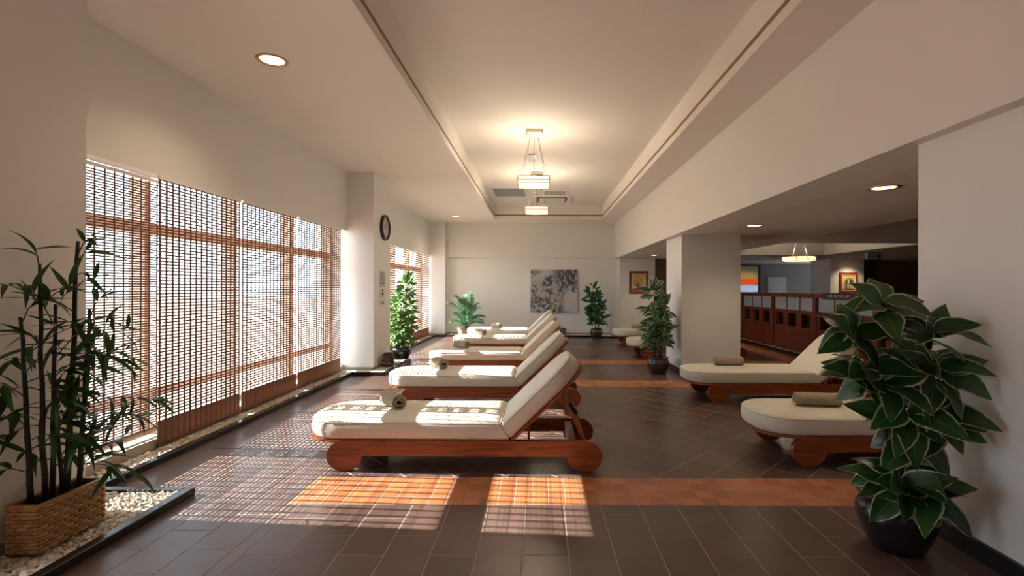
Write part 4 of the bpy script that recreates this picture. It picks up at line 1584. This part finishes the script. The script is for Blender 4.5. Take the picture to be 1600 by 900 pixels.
def ink_material():
    m, nt, b = _new('ink_painting')
    co = canvas_coords(nt, 0.16, 4)
    raw = canvas_coords(nt)
    ink1 = noise_thr(nt, co, 9, 0.42, 0.54, 8, 1.2)
    ink2 = noise_thr(nt, co, 16, 0.38, 0.52, 8, 0.6, (1.6, 0.5, 1))
    fine = noise_thr(nt, co, 22, 0.44, 0.54, 6, 1.5)
    a = blob(nt, co, 0.78, 0.86, 0.30, 0.34, 0.35)
    bb = blob(nt, co, 0.28, 0.10, 0.46, 0.30, 0.4, 0.1)
    cc = blob(nt, co, 0.46, 0.76, 0.32, 0.12, 0.5, 0.35)
    dd = blob(nt, co, 0.07, 0.42, 0.10, 0.36, 0.5)
    ee = blob(nt, co, 0.42, 0.50, 0.22, 0.09, 0.5, 0.3)
    ff = blob(nt, co, 0.66, 0.55, 0.06, 0.22, 0.5)
    gg = blob(nt, co, 0.08, 0.90, 0.12, 0.07, 0.5, 0.5)
    hh = blob(nt, co, 0.93, 0.62, 0.07, 0.22, 0.5)
    k = mth(nt, 'MULTIPLY', a, mth(nt, 'ADD', ink2, 0.15))
    for x, y in ((bb, ink1), (cc, ink1), (dd, fine), (ee, ink1), (ff, ink2), (gg, fine), (hh, ink2)):
        k = mth(nt, 'MAXIMUM', k, mth(nt, 'MULTIPLY', x, y))
    k = mth(nt, 'MAXIMUM', k, mth(nt, 'MULTIPLY', mth(nt, 'MULTIPLY', fine, 0.4), blob(nt, co, 0.36, 0.5, 0.42, 0.45, 0.3)))
    k = mth(nt, 'MULTIPLY', k, mth(nt, 'SUBTRACT', 1.0, blob(nt, raw, 0.86, 0.27, 0.17, 0.22, 0.15)))
    wash = noise_thr(nt, co, 3, 0.35, 0.75, 4)
    c = ramp_mix(nt, wash, (0.52, 0.53, 0.53), (0.40, 0.42, 0.44))
    red = mth(nt, 'MULTIPLY', mth(nt, 'MAXIMUM', blob(nt, co, 0.50, 0.39, 0.12, 0.07, 0.5, -0.4), mth(nt, 'MULTIPLY', blob(nt, co, 0.25, 0.60, 0.13, 0.12, 0.5), 0.45)), noise_thr(nt, co, 14, 0.35, 0.62, 6))
    orn = mth(nt, 'MULTIPLY', blob(nt, co, 0.66, 0.28, 0.12, 0.07, 0.5, -0.5), noise_thr(nt, co, 14, 0.40, 0.62, 6))
    c = ramp_mix(nt, red, c, (0.50, 0.14, 0.13))
    c = ramp_mix(nt, orn, c, (0.50, 0.28, 0.17))
    c = ramp_mix(nt, k, c, (0.055, 0.06, 0.075))
    nt.links.new(c, b.inputs['Base Color'])
    b.inputs['Roughness'].default_value = 0.7
    return m


def flowers_material():
    m, nt, b = _new('flower_painting')
    co = canvas_coords(nt, 0.10, 8)
    c = ramp_mix(nt, noise_thr(nt, co, 6, 0.3, 0.7), (0.60, 0.52, 0.28), (0.50, 0.46, 0.24))
    c = ramp_mix(nt, blob(nt, co, 0.5, 0.02, 0.8, 0.13, 0.2), c, (0.20, 0.07, 0.02))
    c = ramp_mix(nt, mth(nt, 'MULTIPLY', blob(nt, co, 0.5, 0.50, 0.38, 0.28, 0.3), noise_thr(nt, co, 12, 0.42, 0.55)), c, (0.03, 0.07, 0.02))
    c = ramp_mix(nt, blob(nt, co, 0.48, 0.24, 0.11, 0.12, 0.2), c, (0.05, 0.10, 0.10))
    for (x, y, r) in ((0.30, 0.78, 0.10), (0.50, 0.88, 0.11), (0.68, 0.72, 0.13), (0.44, 0.66, 0.10), (0.78, 0.52, 0.10), (0.25, 0.55, 0.08), (0.60, 0.50, 0.10), (0.86, 0.80, 0.07)):
        c = ramp_mix(nt, blob(nt, co, x, y, r, r * .8, 0.35), c, (0.68, 0.36, 0.03))
        c = ramp_mix(nt, blob(nt, co, x, y, r * .3, r * .25, 0.4), c, (0.16, 0.06, 0.01))
    nt.links.new(c, b.inputs['Base Color'])
    return m


def figure_material():
    m, nt, b = _new('figure_painting')
    co = canvas_coords(nt, 0.14, 6)
    c = ramp_mix(nt, noise_thr(nt, co, 5, 0.35, 0.65), (0.62, 0.38, 0.06), (0.55, 0.46, 0.16))
    c = ramp_mix(nt, blob(nt, co, 0.55, 0.55, 0.34, 0.26, 0.3), c, (0.05, 0.045, 0.04))
    c = ramp_mix(nt, blob(nt, co, 0.40, 0.30, 0.24, 0.22, 0.3), c, (0.10, 0.11, 0.09))
    c = ramp_mix(nt, blob(nt, co, 0.50, 0.62, 0.10, 0.14, 0.3), c, (0.48, 0.46, 0.36))
    c = ramp_mix(nt, blob(nt, co, 0.48, 0.30, 0.09, 0.20, 0.3), c, (0.36, 0.37, 0.28))
    c = ramp_mix(nt, blob(nt, co, 0.80, 0.32, 0.13, 0.16, 0.3), c, (0.60, 0.50, 0.16))
    c = ramp_mix(nt, blob(nt, co, 0.5, 0.02, 0.7, 0.10, 0.3), c, (0.16, 0.04, 0.01))
    nt.links.new(c, b.inputs['Base Color'])
    return m


def glow_material():
    m, nt, b = _new('sunset_panel')
    co = canvas_coords(nt, 0.04, 3)
    c = ramp_mix(nt, blob(nt, co, 0.5, 0.85, 0.9, 0.22, 0.5), (0.10, 0.10, 0.12), (0.10, 0.08, 0.04))
    c = ramp_mix(nt, blob(nt, co, 0.35, 0.82, 0.7, 0.09, 0.6), c, (0.45, 0.30, 0.08))
    c = ramp_mix(nt, blob(nt, co, 0.5, 0.755, 0.6, 0.055, 0.4), c, (0.95, 0.10, 0.015))
    c = ramp_mix(nt, blob(nt, co, 0.5, 0.64, 0.9, 0.06, 0.3), c, (0.50, 0.66, 0.90))
    nt.links.new(c, b.inputs['Base Color'])
    nt.links.new(c, b.inputs['Emission Color'])
    b.inputs['Emission Strength'].default_value = 0.45
    return m


def canvas_mesh(w, h, mat, y=0.0):
    me = bpy.data.meshes.new('canvas')
    me.from_pydata([(-w / 2, y, 0), (w / 2, y, 0), (w / 2, y, h), (-w / 2, y, h)], [], [(0, 1, 2, 3)])
    ul = me.uv_layers.new(name='UVMap')
    for li, c in zip(range(4), ((0, 0), (1, 0), (1, 1), (0, 1))):
        ul.data[li].uv = c
    me.materials.append(mat)
    return me


o = thing('ink_painting', 'large unframed ink painting of dark foliage with red touches on the back wall', 'painting', (0.38, YB - 0.050, 0.625))
MB().box(-0.64, 0.64, 0.002, 0.045, 0, 1.18).build('stretcher', M['signwhite'], o)
obj('canvas', canvas_mesh(1.28, 1.18, ink_material(), 0.0), o)


def framed(label, loc, w, h, mat, fw=0.06):
    o = thing('framed_painting', label, 'painting', loc)
    mb = MB()
    for (x0, x1, z0, z1) in ((-w / 2, w / 2, 0, fw), (-w / 2, w / 2, h - fw, h), (-w / 2, -w / 2 + fw, fw, h - fw), (w / 2 - fw, w / 2, fw, h - fw)):
        mb.bbox(x0, x1, 0.0, 0.034, z0, z1, 0.006)
    mb.build('picture_frame', M['mahogany_y'], o)
    mb = MB()
    k = fw; s = 0.018
    for (x0, x1, z0, z1) in ((-w / 2 + k, w / 2 - k, k, k + s), (-w / 2 + k, w / 2 - k, h - k - s, h - k), (-w / 2 + k, -w / 2 + k + s, k + s, h - k - s), (w / 2 - k - s, w / 2 - k, k + s, h - k - s)):
        mb.box(x0, x1, 0.010, 0.034, z0, z1)
    mb.build('mount', M['signwhite'], o)
    me = canvas_mesh(w - 2 * (k + s) + .002, h - 2 * (k + s) + .002, mat, 0.020)
    obj('canvas', me, o, loc=(0, 0, k + s - .001))
    return o
framed('framed painting of yellow flowers in a vase on the back pillar', (2.635, 12.935, 1.16), 0.50, 0.60, flowers_material())
framed('framed yellow painting of a dark figure on the lit column', (8.28, 12.965, 1.19), 0.48, 0.56, figure_material())

# ------------------------------------------------------------------ wooden screen of the side room
o = thing('wooden_screen', 'long low mahogany screen with frosted panes and square niches in the side room', 'screen', (5.20, 0, 0))
posts = [12.42, 10.78, 9.12, 7.46, 5.80]
SH = 1.21
for y in posts:
    MB().bbox(-0.035, 0.075, y - 0.055, y + 0.055, 0, SH, 0.004).build('post', M['mahogany_y'], o)
for a, b in zip(posts[1:], posts[:-1]):
    y0, y1 = a + 0.055, b - 0.055
    MB().box(-0.045, 0.085, y0, y1, 1.13, SH + 0.004).build('top_rail', M['mahogany_y'], o)
    MB().box(-0.02, 0.06, y0, y1, 0.80, 0.87).build('middle_rail', M['mahogany_y'], o)
    MB().box(-0.012, 0.05, y0, y1, 0.05, 0.53).build('panel', M['mahogany_y'], o)
    MB().box(0.085, 0.10, y0, y1, 0.53, 0.80).build('niche_back', M['black'], o)
    w = (y1 - y0)
    n = 3
    for k in range(n + 1):
        c = y0 + w * k / n
        lo, hi = max(y0, c - 0.10), min(y1, c + 0.10)
        MB().box(-0.014, 0.055, lo, hi, 0.53, 0.80).build('stile', M['mahogany_y'], o)
    for k in range(n):
        c0, c1 = y0 + w * k / n + 0.012, y0 + w * (k + 1) / n - 0.012
        MB().box(0.012, 0.022, c0, c1, 0.87, 1.13).build('pane', M['fglass'], o)
    for k in range(1, n):
        c = y0 + w * k / n
        MB().box(0.0, 0.035, c - 0.012, c + 0.012, 0.87, 1.13).build('mullion', M['mahogany_y'], o)
    MB().box(-0.03, 0.07, y0, y1, 0.0, 0.05).build('plinth', M['mahogany_y'], o)
# dark lettered board on the screen
bo = thing('lettered_board', 'dark board with pale letters on top of the wooden screen', 'sign', (5.13, 8.20, 1.115))
MB().box(-0.006, 0.014, -0.60, 0.60, 0, 0.115).build('board', M['brownpot'], bo)
cu = bpy.data.curves.new('lettering', 'FONT')
cu.body = 'HO  HO  HO  HO'
cu.size = 0.075
cu.extrude = 0.001
cu.align_x = 'CENTER'
tmp = bpy.data.objects.new('lettering_curve', cu)
COL.objects.link(tmp)
bpy.context.view_layer.update()
dg = bpy.context.evaluated_depsgraph_get()
me = bpy.data.meshes.new_from_object(tmp.evaluated_get(dg))
bpy.data.objects.remove(tmp)
me.materials.clear()
me.materials.append(M['letters'])
obj('lettering', me, bo, loc=(-0.0075, 0.10, 0.035), rot=(R(90), 0, R(-90)))

# glowing panel, board on the wall, red lamp, exit sign
o = thing('glowing_panel', 'tall backlit panel of orange and blue beside the square pillar, far in the side room', 'panel', (6.68, 15.45, 0.02))
MB().box(-0.36, 0.36, 0.004, 0.05, 0, 2.03).build('panel_back', M['black'], o)
obj('panel_face', canvas_mesh(0.62, 1.96, glow_material(), 0.002), o, loc=(-0.03, 0, 0.03))
o = thing('wall_board', 'pale square board on the dim grey wall', 'board', (7.62, 15.555, 1.05))
MB().box(-0.29, 0.29, 0.0, 0.04, 0, 0.62).build('sheet', M['signgrey'], o)
MB().box(-0.31, 0.31, 0.015, 0.04, -0.02, 0.64).build('border', M['grey'], o)
o = thing('candle_lamp', 'small glowing red-based lamp at the end of the wooden screen', 'lamp', (5.16, 12.72, 0))
MB().lathe([(0.07, 0), (0.075, 0.02), (0.05, 0.16), (0.03, 0.36), (0.06, 0.42), (0.062, 0.44)], 18).build('lamp_base', M['redbase'], o, True)
MB().lathe([(0.012, 0.44), (0.040, 0.49), (0.036, 0.55), (0.016, 0.62), (0.002, 0.68)], 16).build('lamp_globe', M['flame'], o, True)
o = thing('exit_sign', 'hanging green exit sign with a running figure', 'sign', (6.90, 10.0, 1.915))
MB().bbox(-0.16, 0.16, -0.015, 0.02, 0, 0.13, 0.004).build('sign_box', M['signgrey'], o)
MB().box(-0.17, 0.17, -0.02, 0.025, 0.13, 0.145).build('sign_cap', M['black'], o)
for x in (-0.1, 0.1):
    MB().tube([(x, 0, 0.145), (x, 0, ZB - 1.915)], 0.006, 6).build('hanger', M['chrome'], o)
e = -0.0165
mb = MB()
def flat(pts):
    MB().prism(pts, e, e + 0.002, 'y').build('pictogram', M['green'], o)
flat([(0.06, 0.02), (0.125, 0.02), (0.125, 0.11), (0.06, 0.11)])
flat([(-0.035, 0.055), (0.02, 0.055), (0.02, 0.075), (-0.035, 0.075)])
flat([(-0.085 + 0.013 * math.cos(R(45 * k)), 0.104 + 0.013 * math.sin(R(45 * k))) for k in range(8)])
flat([(-0.125, 0.055), (-0.10, 0.06), (-0.078, 0.09), (-0.055, 0.075), (-0.05, 0.082), (-0.075, 0.105), (-0.10, 0.085), (-0.13, 0.062)])
flat([(-0.10, 0.06), (-0.08, 0.062), (-0.058, 0.045), (-0.062, 0.018), (-0.072, 0.018), (-0.072, 0.04), (-0.09, 0.046), (-0.13, 0.02), (-0.14, 0.026)])
